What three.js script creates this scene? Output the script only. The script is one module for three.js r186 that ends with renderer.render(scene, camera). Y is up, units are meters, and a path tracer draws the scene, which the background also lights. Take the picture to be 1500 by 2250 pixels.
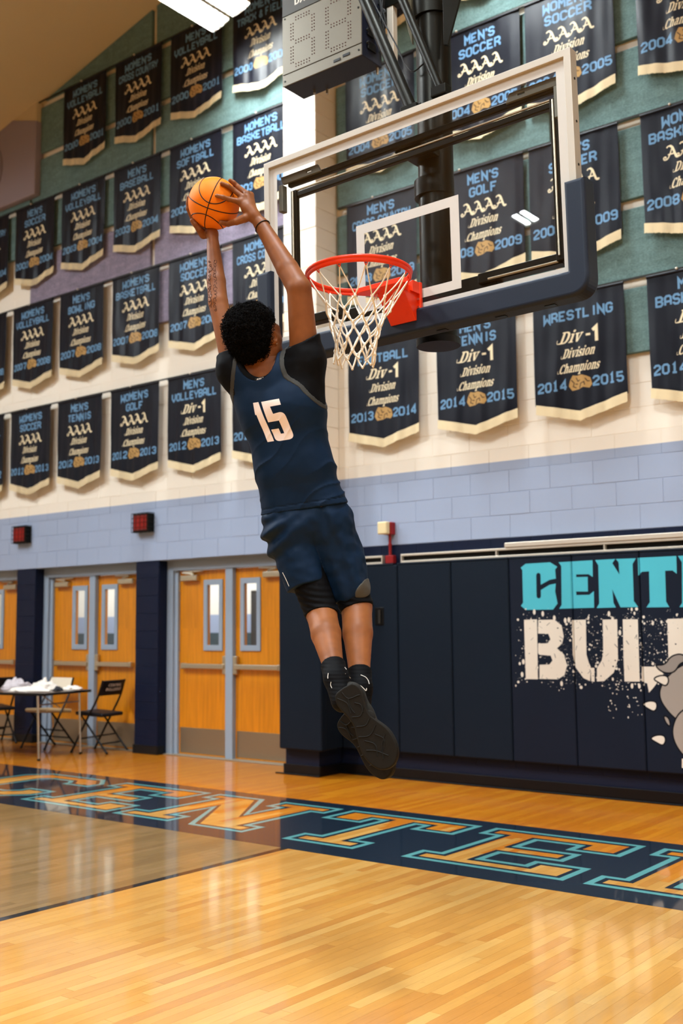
import * as THREE from 'three';
import { mergeGeometries, toCreasedNormals } from 'three/addons/utils/BufferGeometryUtils.js';
import { RoundedBoxGeometry } from 'three/addons/geometries/RoundedBoxGeometry.js';
import { ImprovedNoise } from 'three/addons/math/ImprovedNoise.js';
import { RectAreaLightUniformsLib } from 'three/addons/lights/RectAreaLightUniformsLib.js';

// ---------------------------------------------------------------- camera, light, exposure
// World: x along the end wall, y up, z out of the wall; the baseline is z = 0, the hoop stands over x = 0.
const scene = new THREE.Scene();
scene.background = new THREE.Color(0.01, 0.01, 0.012);
const renderer = new THREE.WebGLRenderer();
renderer.toneMapping = THREE.LinearToneMapping;
renderer.toneMappingExposure = 1.0;
renderer.shadowMap.enabled = true;
const FOCAL = 2374.84, PITCH = 0.106, YAW = 0.6656, ROLL = -0.009;
const EYE = new THREE.Vector3(2.9082, 1.427, 5.4405);
const camera = new THREE.PerspectiveCamera(2 * Math.atan(1125 / FOCAL) * 180 / Math.PI, 1500 / 2250, 0.05, 120);
const FW = new THREE.Vector3(-Math.sin(YAW) * Math.cos(PITCH), Math.sin(PITCH), -Math.cos(YAW) * Math.cos(PITCH));
const R0 = FW.clone().cross(new THREE.Vector3(0, 1, 0)).normalize(), U0 = R0.clone().cross(FW);
const RT = R0.clone().multiplyScalar(Math.cos(ROLL)).addScaledVector(U0, Math.sin(ROLL));
const UP = U0.clone().multiplyScalar(Math.cos(ROLL)).addScaledVector(R0, -Math.sin(ROLL));
const BK = FW.clone().negate();
camera.position.copy(EYE);
camera.quaternion.setFromRotationMatrix(new THREE.Matrix4().makeBasis(RT, UP, BK));
camera.focus = 4.75;
camera.userData.fStop = 2.4;
scene.add(camera);

// lamps: six-tube high-bay fluorescents over the court, each a fitting with its own area light (see highBay)
const LAMP_NITS = 272, LAMP_TINT = new THREE.Color(0.9, 1.0, 1.06), LAMP_Y = 8.1;
const LAMP_SPOTS = [[-4.93, -2.05], [-1.9, -2.05, 0.8], [-10.2, 2.4], [0.6, 2.7], [5.8, 2.4], [-5.2, 3.6], [0.4, 7.2], [5.8, 7.4], [-9.0, 5.2],
  [-5.3, 12.4, 0.45], [0.4, 13.0], [5.8, 13.4], [-11.4, 13.2]];
RectAreaLightUniformsLib.init();

// ---------------------------------------------------------------- helpers
const V = (x, y, z) => new THREE.Vector3(x, y, z);
let seed = 12345;
const rnd = () => { seed = (seed * 1664525 + 1013904223) >>> 0; return seed / 4294967296; };
const rr = (a, b) => a + (b - a) * rnd();
const lerp = (a, b, t) => a + (b - a) * t, clamp = (x, a, b) => Math.min(b, Math.max(a, x));
const perlin = new ImprovedNoise();
const nz = (x, y, z) => perlin.noise(x + 31.7, y + 17.3, z + 5.9);
const used = {};
const numbered = (n) => { const k = used[n] = (used[n] ?? -1) + 1; return k ? n + '_' + String(k).padStart(3, '0') : n; };
// a point at a depth along the photograph's line of sight (the measured joints of the player)
const at = (px, py, d) => EYE.clone().addScaledVector(RT, (px - 750) / FOCAL * d).addScaledVector(UP, -(py - 1125) / FOCAL * d).addScaledVector(FW, d);

const box = (w, h, d, x = 0, y = 0, z = 0) => new THREE.BoxGeometry(w, h, d).translate(x, y, z);
const rbox = (w, h, d, x = 0, y = 0, z = 0, r = 0.005, s = 2) => new RoundedBoxGeometry(w, h, d, s, Math.min(r, w / 2.01, h / 2.01, d / 2.01)).translate(x, y, z);
const span = (x0, x1, y0, y1, z0, z1, r) => (r ? rbox : box)(x1 - x0, y1 - y0, z1 - z0, (x0 + x1) / 2, (y0 + y1) / 2, (z0 + z1) / 2, r);
function rod(a, b, ra, rb = ra, seg = 12) {
  const d = b.clone().sub(a), g = new THREE.CylinderGeometry(rb, ra, d.length(), seg, 1);
  g.applyQuaternion(new THREE.Quaternion().setFromUnitVectors(V(0, 1, 0), d.clone().normalize()));
  return g.translate((a.x + b.x) / 2, (a.y + b.y) / 2, (a.z + b.z) / 2);
}
const tube = (pts, r, n = 24, seg = 8, closed = false) => new THREE.TubeGeometry(new THREE.CatmullRomCurve3(pts, closed), n, r, seg, closed);
const ball = (p, r, n = 12) => new THREE.SphereGeometry(r, n, Math.ceil(n * 0.7)).translate(p.x, p.y, p.z);
function flat(pts, holes = []) {
  const s = new THREE.Shape(pts.map((p) => new THREE.Vector2(p[0], p[1])));
  for (const h of holes) s.holes.push(new THREE.Path(h.map((p) => new THREE.Vector2(p[0], p[1]))));
  return s;
}
function prism(pts, depth, bevel = 0, holes = []) {
  return new THREE.ExtrudeGeometry(flat(pts, holes), { depth, bevelEnabled: bevel > 0, bevelSize: bevel, bevelThickness: bevel, bevelSegments: 3, steps: 1, curveSegments: 12 });
}
const merged = (gs) => {
  gs = [].concat(gs);
  if (gs.length === 1) return gs[0];
  gs = gs.map((g) => { const q = g.index ? g.toNonIndexed() : g; if (!q.attributes.uv) q.setAttribute('uv', new THREE.BufferAttribute(new Float32Array(q.attributes.position.count * 2), 2)); return q; });
  return mergeGeometries(gs);
};
function obj(name, gs, material, parent = scene) {
  const m = new THREE.Mesh(merged(gs), material);
  m.name = parent === scene ? numbered(name) : name;
  m.castShadow = m.receiveShadow = true;
  parent.add(m);
  return m;
}
function tag(o, label, category, group) { o.userData.label = label; if (category) o.userData.category = category; if (group) o.userData.group = group; return o; }
function thing(name, label, category, p = V(0, 0, 0), turn = 0, group) {
  const o = new THREE.Group(); o.name = numbered(name); o.position.copy(p); o.rotation.y = turn; scene.add(o);
  return tag(o, label, category, group);
}
function structure(name, parent = scene) { const o = new THREE.Group(); o.name = name; o.userData.kind = 'structure'; parent.add(o); return o; }
const mat = (c, roughness = 0.6, more = {}) => new THREE.MeshPhysicalMaterial({ color: new THREE.Color(c), roughness, specularIntensity: 0.5, ...more });

// ---------------------------------------------------------------- textures
function canvas(w, h, draw) { const c = document.createElement('canvas'); c.width = w; c.height = h; draw(c.getContext('2d'), w, h); return c; }
function ctex(c, repeat, srgb = true) {
  const t = new THREE.CanvasTexture(c);
  if (srgb) t.colorSpace = THREE.SRGBColorSpace;
  t.magFilter = THREE.LinearFilter;
  if (repeat) { t.wrapS = t.wrapT = THREE.RepeatWrapping; t.repeat.set(repeat[0], repeat[1]); }
  return t;
}
function dtex(n, m, f, repeat, srgb = false) {          // f(u, v) -> grey 0..1 or [r, g, b]
  const d = new Uint8Array(n * m * 4);
  for (let j = 0; j < m; j++) for (let i = 0; i < n; i++) {
    const c = f(i / n, j / m), k = (j * n + i) * 4;
    for (let q = 0; q < 3; q++) d[k + q] = 255 * clamp(c.length ? c[q] : c, 0, 1);
    d[k + 3] = 255;
  }
  const t = new THREE.DataTexture(d, n, m); t.magFilter = THREE.LinearFilter; t.wrapS = t.wrapT = THREE.RepeatWrapping;
  if (repeat) t.repeat.set(...repeat);
  if (srgb) t.colorSpace = THREE.SRGBColorSpace;
  t.needsUpdate = true;
  return t;
}
// noise that wraps at 1
const wrapNoise = (u, v, f, k = 0) => { const a = u * 2 * Math.PI, b = v * 2 * Math.PI, r = f / 6.283; return perlin.noise(Math.cos(a) * r + 9.1 + k, Math.sin(a) * r + 3.7, Math.cos(b) * r + 5.3) * 0.6 + perlin.noise(Math.sin(b) * r + 1.3 + k, Math.cos(a) * r + 8.2, Math.sin(a) * r + 2.9) * 0.6; };
const grainMap = dtex(512, 128, (u, v) => {
  const long = wrapNoise(u, v, 10) * 0.35, fine = perlin.noise(Math.cos(u * 6.283) * 2, v * 70, Math.sin(u * 6.283) * 2) * 0.5, fleck = Math.max(0, wrapNoise(u, v, 46, 3) - 0.35) * 0.5;
  const g = 0.9 + 0.1 * long + 0.07 * fine - 0.25 * fleck;
  return [g, g * (0.985 + 0.015 * long), g * (0.96 + 0.04 * long)];
}, null, true);
const fleckMap = dtex(512, 512, (u, v) => { const a = wrapNoise(u, v, 120), b = wrapNoise(u, v, 300, 4), c = wrapNoise(u, v, 18, 7); const g = 0.86 + 0.16 * a + 0.14 * b + 0.1 * c; return g; }, [1, 1], true);
const fineBump = dtex(256, 256, (u, v) => 0.5 + 0.3 * wrapNoise(u, v, 60) + 0.25 * wrapNoise(u, v, 150, 2), [6, 6]);
const weaveBump = dtex(128, 128, (u, v) => 0.5 + 0.25 * Math.sin(u * 6.283 * 32) * Math.sin(v * 6.283 * 32) + 0.1 * wrapNoise(u, v, 12), [10, 10]);

// a varsity block alphabet, drawn as strokes on a 4 x 6 cell
const GLYPH = {
  A: ['0,6 0,1 1,0 3,0 4,1 4,6', '0,3.6 4,3.6'], B: ['0,0 3,0 4,1 4,2 3,3 0,3', '3,3 4,4 4,5 3,6 0,6', '0,-.5 0,6.5'], C: ['4,1.6 4,1 3,0 1,0 0,1 0,5 1,6 3,6 4,5 4,4.4'], D: ['0,0 3,0 4,1 4,5 3,6 0,6', '0,-.5 0,6.5'],
  E: ['4,0 0,0 0,6 4,6', '0,3 3,3'], F: ['4,0 0,0 0,6.5', '0,3 3,3'], G: ['4,1.6 4,1 3,0 1,0 0,1 0,5 1,6 3,6 4,5 4,3.2 2.2,3.2'], H: ['0,-.5 0,6.5', '4,-.5 4,6.5', '0,3 4,3'], I: ['2,-.5 2,6.5'], K: ['0,-.5 0,6.5', '4,-.5 4,1 2,3 0,3', '2,3 4,5 4,6.5'],
  L: ['0,-.5 0,6 4,6'], M: ['0,6.5 0,0 2,3 4,0 4,6.5'], N: ['0,6.5 0,0 4,6 4,-.5'], O: ['1,0 3,0 4,1 4,5 3,6 1,6 0,5 0,1 1,0 3,0'], R: ['0,6.5 0,0 3,0 4,1 4,2.2 3,3.2 0,3.2', '2,3.2 4,5 4,6.5'], S: ['4,1.5 4,1 3,0 1,0 0,1 0,2 1,3 3,3 4,4 4,5 3,6 1,6 0,5 0,4.5'],
  T: ['-.3,0 4.3,0', '2,0 2,6.5'], U: ['0,-.5 0,5 1,6 3,6 4,5 4,-.5'], V: ['0,-.5 0,3.5 2,6.3 4,3.5 4,-.5'], W: ['0,-.5 0,6 2,3.2 4,6 4,-.5'], Y: ['0,-.5 0,1.5 2,3.5 4,1.5 4,-.5', '2,3.5 2,6.5'], Z: ['0,0 4,0 0,6 4,6'], "'": ['.3,-.5 .3,1.6'], '&': ['4,6.3 1,2 1,1 2,0 3,1 3,2 0,4 0,5 1,6 2.4,6 4,3.8'],
  0: ['1,0 3,0 4,1 4,5 3,6 1,6 0,5 0,1 1,0 3,0'], 1: ['1,1 2,0 2,6.5', '.6,6 3.4,6'], 2: ['0,1.6 0,1 1,0 3,0 4,1 4,2.2 0,5 0,6 4.2,6'], 3: ['0,1.4 0,1 1,0 3,0 4,1 4,2 3,3 1.5,3', '3,3 4,4 4,5 3,6 1,6 0,5 0,4.6'], 4: ['3,6.5 3,0 0,3.6 0,4.5 4.3,4.5'], 5: ['4,0 0,0 0,2.6 3,2.6 4,3.6 4,5 3,6 1,6 0,5 0,4.6'],
  7: ['-.3,0 4,0 4,1.2 2,4 2,6.5'], 8: ['1,0 3,0 4,1 4,2 3,3 1,3 0,2 0,1 1,0 3,0', '3,3 4,4 4,5 3,6 1,6 0,5 0,4 1,3'], 9: ['4,3 1,3 0,2 0,1 1,0 3,0 4,1 4,5 3,6 1,6 0,5'], '-': ['.6,3 3.4,3'],
};
function blockText(g, text, cx, cy, h, maxW, color, weight = 1.5) {
  const adv = 5.9, wOf = (c) => (c === ' ' ? 3.4 : c === "'" ? 2.2 : c === 'I' ? 5.0 : adv);
  let total = 0; for (const c of text) total += wOf(c);
  total -= 0.7;
  const s = h / 7.2, k = Math.min(1, maxW / (total * s));
  g.save(); g.translate(cx, cy); g.scale(s * k, s); g.translate(-total / 2 + 0.6, -3);
  g.strokeStyle = color; g.lineWidth = weight; g.lineJoin = 'miter'; g.lineCap = 'butt';
  for (const c of text) {
    for (const st of GLYPH[c] ?? []) { g.beginPath(); st.split(' ').forEach((p, i) => { const [x, y] = p.split(',').map(Number); i ? g.lineTo(x, y) : g.moveTo(x, y); }); g.stroke(); }
    g.translate(wOf(c), 0);
  }
  g.restore();
}
function script(g, text, cx, cy, size, color, width) {       // brush-like lettering: slanted, heavy, with a sweeping first stroke
  g.save(); g.translate(cx, cy); g.transform(1, 0, -0.22, 1, 0, 0);
  g.font = 'italic bold ' + size + 'px serif'; g.textAlign = 'center'; g.textBaseline = 'middle'; g.fillStyle = g.strokeStyle = color; g.lineWidth = size * 0.03; g.lineJoin = 'round';
  const w = g.measureText(text).width, k = width / w; g.scale(k, 1.12);
  g.fillText(text, 0, 0); g.lineWidth = size * 0.012; g.strokeText(text, 0, 0);
  g.lineWidth = size * 0.05; g.lineCap = 'round'; g.beginPath(); g.moveTo(-w / 2 + size * 0.12, size * 0.3); g.quadraticCurveTo(-w / 2 - size * 0.2, size * 0.42, -w / 2 - size * 0.12, size * 0.12); g.stroke();
  g.restore();
}
function oldEnglishA(g, x, y, s, color) {                    // blackletter capital with a curled foot
  g.save(); g.translate(x, y); g.scale(s, s); g.strokeStyle = g.fillStyle = color; g.lineCap = 'round'; g.lineJoin = 'round';
  g.lineWidth = 0.165; g.beginPath(); g.moveTo(-0.05, -0.5); g.quadraticCurveTo(0.1, -0.42, 0.16, -0.2); g.lineTo(0.34, 0.34); g.quadraticCurveTo(0.4, 0.46, 0.52, 0.4); g.stroke();
  g.lineWidth = 0.1; g.beginPath(); g.moveTo(-0.28, -0.44); g.quadraticCurveTo(-0.2, -0.56, 0.0, -0.5); g.stroke();
  g.lineWidth = 0.09; g.beginPath(); g.moveTo(0.06, -0.3); g.quadraticCurveTo(-0.08, 0.1, -0.2, 0.3); g.quadraticCurveTo(-0.34, 0.5, -0.52, 0.4); g.quadraticCurveTo(-0.6, 0.22, -0.44, 0.2); g.quadraticCurveTo(-0.34, 0.24, -0.4, 0.32); g.stroke();
  g.lineWidth = 0.1; g.beginPath(); g.moveTo(-0.2, 0.1); g.lineTo(0.26, 0.1); g.stroke();
  g.restore();
}
// ---------------------------------------------------------------- materials of the room
const ZW = -3.074;                                            // face of the end wall
const M = {
  cream: mat(0xf3e9d9, 0.55, { bumpMap: fineBump, bumpScale: 0.0012 }), blue: mat(0x9ca9c2, 0.5, { bumpMap: fineBump, bumpScale: 0.0012 }), navyWall: mat(0x08132b, 0.45, { specularIntensity: 0.35, bumpMap: fineBump, bumpScale: 0.0012 }),
  twoTone: mat(0xffffff, 0.55, { vertexColors: true, bumpMap: fineBump, bumpScale: 0.0012 }),
  mortarCream: mat(0xf3e9d9, 0.6), mortarBlue: mat(0x9ca9c2, 0.6), mortarNavy: mat(0x08132b, 0.6),
  teal: mat(0x718d8a, 0.95, { map: fleckMap, bumpMap: fleckMap, bumpScale: 0.002, sheen: 0.3, sheenRoughness: 0.8 }),
  mauve: mat(0x9a8fa3, 0.95, { map: fleckMap, bumpMap: fleckMap, bumpScale: 0.002, sheen: 0.3, sheenRoughness: 0.8 }),
  ceiling: mat(0xc4ae86, 0.9), plain: mat(0xdcd8d0, 0.9), duct: mat(0x8d7f86, 0.7), black: mat(0x0a0a0b, 0.35), rubber: mat(0x0b0b0d, 0.4), vinyl: mat(0x101a26, 0.55, { specularIntensity: 0.22, bumpMap: weaveBump, bumpScale: 0.0004 }),
  frame: mat(0x94a2b2, 0.4), door: null, steel: mat(0xc9bfa9, 0.35, { metalness: 1 }), brushed: mat(0xa39a88, 0.42, { metalness: 1 }), chrome: mat(0xd8d4cc, 0.16, { metalness: 1 }), darkMetal: mat(0x16150f, 0.38, { metalness: 0.6 }),
  clear: new THREE.MeshPhysicalMaterial({ color: 0xffffff, roughness: 0, transmission: 1, thickness: 0, ior: 1.5, specularIntensity: 0.5 }),
  glass: new THREE.MeshPhysicalMaterial({ color: 0xffffff, roughness: 0.03, transmission: 1, thickness: 0, ior: 1.5 }),
  white: mat(0xe9e2d6, 0.5), redPaint: mat(0x8c1a1c, 0.45), alu: mat(0xd7cdbd, 0.35, { metalness: 0.35 }),
};
const doorGrain = dtex(256, 256, (u, v) => { const g = 0.93 + 0.09 * wrapNoise(u, v * 0.2, 26) + 0.05 * perlin.noise(u * 90, v * 3, 2.2); return [g, g * 0.99, g * 0.95]; }, null, true);
M.door = mat(0xdc8a0c, 0.38, { map: doorGrain, clearcoat: 0.4, clearcoatRoughness: 0.25 });
const lin = (hex) => new THREE.Color(hex);

// ---------------------------------------------------------------- the floor
const floor = structure('floor');
const board = (hex) => mat(hex, 0.42, { map: grainMap, clearcoat: 0.85, clearcoatRoughness: 0.085, bumpMap: grainMap, bumpScale: 0.0003 });
const TONES = {
  court: ['#dfa650', '#dba04a', '#d5973f', '#e3ae5b', '#d89b44', '#cf8d38', '#dfa550', '#d6983f'],
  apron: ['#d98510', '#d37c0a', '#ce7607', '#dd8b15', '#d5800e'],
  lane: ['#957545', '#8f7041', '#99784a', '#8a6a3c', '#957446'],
};
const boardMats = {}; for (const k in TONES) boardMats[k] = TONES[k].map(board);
obj('subfloor', span(-13, 13, -0.2, -0.012, -6.4, 30), mat(0x5b3c18, 0.8), floor);
obj('far_floor', [span(-13, 13, -0.012, 0, 6.0, 30), span(-13, -11, -0.012, 0, ZW, 6), span(5, 13, -0.012, 0, ZW, 6)], boardMats.court[4], floor);
{
  // maple strips 57 mm wide that run out from the end wall, square-edged, with open joints fall at random
  const BW = 0.057, all = [];
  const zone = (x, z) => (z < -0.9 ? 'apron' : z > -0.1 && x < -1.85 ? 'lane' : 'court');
  const eye = (x, z) => { const d = V(x, 0, z).sub(EYE), q = d.dot(FW); return { q, px: 750 + FOCAL * d.dot(RT) / q, py: 1125 - FOCAL * d.dot(UP) / q }; };
  for (let i = 0, x = -11; x < 5 - 1e-6; i++, x = -11 + i * (16 / 281)) {
    const w = 16 / 281, xc = x + w / 2;
    let z = ZW - 0.2;
    for (const stop of [-1.5, -0.1, 6.0]) {
      z -= 0;
      let first = true;
      while (z < stop - 1e-6) {
        let len = rr(0.32, 1.35); if (first) { len *= rr(0.2, 1); first = false; }
        let e = z + len; if (stop - e < 0.16) e = stop;
        all.push({ x: xc, z0: z, z1: e, w, k: zone(xc, (z + e) / 2), t: Math.floor(rnd() * 40), u: rnd(), v: rnd() });
        z = e;
      }
    }
  }
  for (const b of all) { const a = eye(b.x, b.z0), c = eye(b.x, b.z1), m = eye(b.x, (b.z0 + b.z1) / 2); b.size = m.q > 0.3 && m.px > -40 && m.px < 1540 && m.py < 2290 && m.py > 0 ? b.w * (b.z1 - b.z0) / (m.q ** 3) : 0; if (a.q < 0.2 || c.q < 0.2) b.size = Math.min(b.size, 0); }
  all.sort((p, q) => q.size - p.size);
  const shape = (b) => {
    const L = b.z1 - b.z0, g = prismBoard(b.w - 0.0007, L - 0.0008);
    const uv = g.attributes.uv;
    for (let i = 0; i < uv.count; i++) uv.setXY(i, uv.getX(i) / 1.4 + b.u, uv.getY(i) / 0.46 + b.v);
    return g.translate(b.x, 0, (b.z0 + b.z1) / 2);
  };
  function prismBoard(w, L) {                                 // top with eased edges and four short sides
    const e = 0.0009, d = 0.0008, h = 0.011, a = w / 2, c = L / 2, P = [], UVs = [], idx = [];
    const ring = (dx, dz, y) => { const n = P.length / 3; for (const [sx, sz] of [[-1, -1], [1, -1], [1, 1], [-1, 1]]) { P.push(sx * (a - dx), y, sz * (c - dz)); UVs.push(sz * (c - dz), sx * (a - dx)); } return n; };
    const t = ring(0, 0, 0), lo = ring(0, 0, -h); void e; void d;
    idx.push(t, t + 2, t + 1, t, t + 3, t + 2);
    for (const [p, q] of [[t, lo]]) for (let i = 0; i < 4; i++) { const j = (i + 1) % 4; idx.push(p + i, p + j, q + i, p + j, q + j, q + i); }
    const g = new THREE.BufferGeometry();
    g.setAttribute('position', new THREE.BufferAttribute(new Float32Array(P), 3)); g.setAttribute('uv', new THREE.BufferAttribute(new Float32Array(UVs), 2)); g.setIndex(idx);
    const n = g.toNonIndexed(); n.computeVertexNormals(); return n;
  }
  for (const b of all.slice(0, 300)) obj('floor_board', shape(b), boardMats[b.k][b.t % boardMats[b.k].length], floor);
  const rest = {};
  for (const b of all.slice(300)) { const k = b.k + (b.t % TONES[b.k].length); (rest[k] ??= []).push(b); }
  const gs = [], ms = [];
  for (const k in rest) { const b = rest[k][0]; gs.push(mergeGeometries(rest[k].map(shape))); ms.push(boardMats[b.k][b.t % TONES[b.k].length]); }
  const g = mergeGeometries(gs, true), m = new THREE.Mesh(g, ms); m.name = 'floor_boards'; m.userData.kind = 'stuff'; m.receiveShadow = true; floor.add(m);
}
// painted marks: thin films of gloss paint on the boards
{
  const paint = (hex) => mat(hex, 0.42, { clearcoat: 1, clearcoatRoughness: 0.05 });
  const NAVY = paint(0x04192a), TEAL = paint(0x5a9d9c), BLACK = paint(0x14110d);
  const lay = (s, y) => { const g = new THREE.ShapeGeometry(s, 8); g.rotateX(-Math.PI / 2); return g.translate(0, y, 0); };   // shape (x, up) -> floor (x, -z)
  const offset = (pts, d) => {                                // moves every edge inward by d (counter-clockwise outlines)
    const n = pts.length, out = [];
    for (let i = 0; i < n; i++) {
      const p = pts[(i + n - 1) % n], q = pts[i], r = pts[(i + 1) % n];
      const a = [q[0] - p[0], q[1] - p[1]], b = [r[0] - q[0], r[1] - q[1]], la = Math.hypot(...a), lb = Math.hypot(...b);
      const na = [-a[1] / la, a[0] / la], nb = [-b[1] / lb, b[0] / lb], k = 1 + na[0] * nb[0] + na[1] * nb[1], s = d / Math.max(k, 0.25);
      out.push([q[0] + (na[0] + nb[0]) * s, q[1] + (na[1] + nb[1]) * s]);
    }
    return out;
  };
  const H = 1.18, LETTER = {
    C: [[[.2, 0], [.98, 0], [1.2, .19], [1.2, .45], [.83, .45], [.83, .33], [.75, .25], [.5, .25], [.42, .33], [.42, .85], [.5, .93], [.75, .93], [.83, .85], [.83, .78], [1.2, .78], [1.2, .98], [.98, H], [.2, H], [0, .98], [0, .19]]],
    E: [[[0, 0], [1.11, 0], [1.11, .37], [.74, .37], [.74, .24], [.46, .24], [.46, .44], [.89, .44], [.89, .7], [.46, .7], [.46, .93], [.74, .93], [.74, .77], [1.11, .77], [1.11, H], [0, H], [0, .93], [.14, .93], [.14, .25], [0, .25]]],
    N: [[[0, 0], [.63, 0], [.63, .25], [.47, .25], [.47, .62], [.85, 0], [1.39, 0], [1.39, .25], [1.25, .25], [1.25, .93], [1.38, .93], [1.38, H], [.77, H], [.77, .93], [.9, .93], [.9, .6], [.54, H], [.02, H], [.02, .95], [.16, .95], [.16, .25], [0, .25]]],
    T: [[[.29, 0], [.9, 0], [.9, .25], [.75, .25], [.75, .95], [.81, .95], [.81, .78], [1.17, .78], [1.17, H], [0, H], [0, .78], [.37, .78], [.37, .95], [.44, .95], [.44, .25], [.29, .25]]],
    R: [[[0, 0], [.62, 0], [.62, .25], [.48, .25], [.48, .44], [.58, .44], [.76, 0], [1.24, 0], [1.24, .25], [1.1, .25], [1.02, .5], [1.16, .64], [1.16, 1], [.98, H], [0, H], [0, .93], [.14, .93], [.14, .25], [0, .25]], [[.46, .69], [.46, .93], [.74, .93], [.8, .88], [.8, .74], [.74, .69]].reverse().reverse()],
    A: [[[0, 0], [.6, 0], [.6, .25], [.5, .25], [.54, .36], [.78, .36], [.82, .25], [.72, .25], [.72, 0], [1.32, 0], [1.32, .25], [1.2, .25], [.88, H], [.44, H], [.12, .25], [0, .25]]],
    L: [[[0, 0], [1.1, 0], [1.1, .45], [.74, .45], [.74, .25], [.46, .25], [.46, .93], [.6, .93], [.6, H], [0, H], [0, .93], [.14, .93], [.14, .25], [0, .25]]],
  };
  const word = [['C', -6.33], ['E', -5.04], ['N', -3.85], ['T', -2.38], ['E', -1.1], ['R', 0.13], ['A', 1.45], ['L', 2.9]], holes = [];
  for (const [c, x] of word) {
    const [o, h] = LETTER[c].map((p) => p.map(([a, b]) => [a + x, b + 0.23]));
    const loops = [flat(o, [offset(o, 0.045)])];
    const bare = offset(o, 0.08);
    holes.push(bare);
    const gs = loops.map((s) => lay(s, 0.0009));
    if (h) { const hh = h.slice().reverse(); const grown = offset(hh, -0.0); void grown; const out = offset(h, 0.0); gs.push(lay(flat(out, [offset(h, 0.04)]), 0.0009)); }
    obj('painted_letter', gs, TEAL, floor);
    if (h) obj('painted_counter', lay(flat(offset(h, -0.035)), 0.0005), NAVY, floor);
  }
  obj('painted_band', lay(flat([[-8.6, 0], [4.6, 0], [4.6, 1.585], [-8.6, 1.585]], holes), 0.0005), NAVY, floor);
  obj('painted_lane_line', span(-1.885, -1.829, 0, 0.0005, 0, 5.8), BLACK, floor);
}

// ---------------------------------------------------------------- end wall: painted block, courses 203 mm, blocks 406 mm
const wall = structure('wall_back');
const CH = 0.2032, CW = 0.4064, Y0 = 2.2113, X0 = -1.654, STRIPE = 2.904;
const PIL = { x0: -4.235, x1: -3.8, z: -2.726 };
const core = (x0, x1, y0, y1, z1 = ZW - 0.0035, z0 = ZW - 0.4) => span(x0, x1, y0, y1, z0, z1);
obj('core', [core(-13, 13, STRIPE, 11.5), core(PIL.x0 + 0.006, PIL.x1 - 0.006, STRIPE, 11.5, PIL.z - 0.0035)], M.mortarCream, wall);
obj('core', [core(-13, 13, Y0, STRIPE), core(PIL.x0 + 0.006, PIL.x1 - 0.006, Y0, STRIPE, PIL.z - 0.0035)], M.mortarBlue, wall);
obj('core', [core(-4.49, 13, 0, Y0), core(PIL.x0 + 0.006, PIL.x1 - 0.006, 0, Y0, PIL.z - 0.0035)], M.mortarNavy, wall);
const BAYS = [[-11.12, -9.19], [-8.79, -6.86], [-6.466, -4.49]];                       // door openings, up to y = Y0
for (const [a, b] of [[-13, -11.12], [-9.19, -8.79], [-6.86, -6.466]]) obj('core', core(a + 0.006, b - 0.006, 0, Y0 + 0.01), M.mortarNavy, wall);
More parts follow.
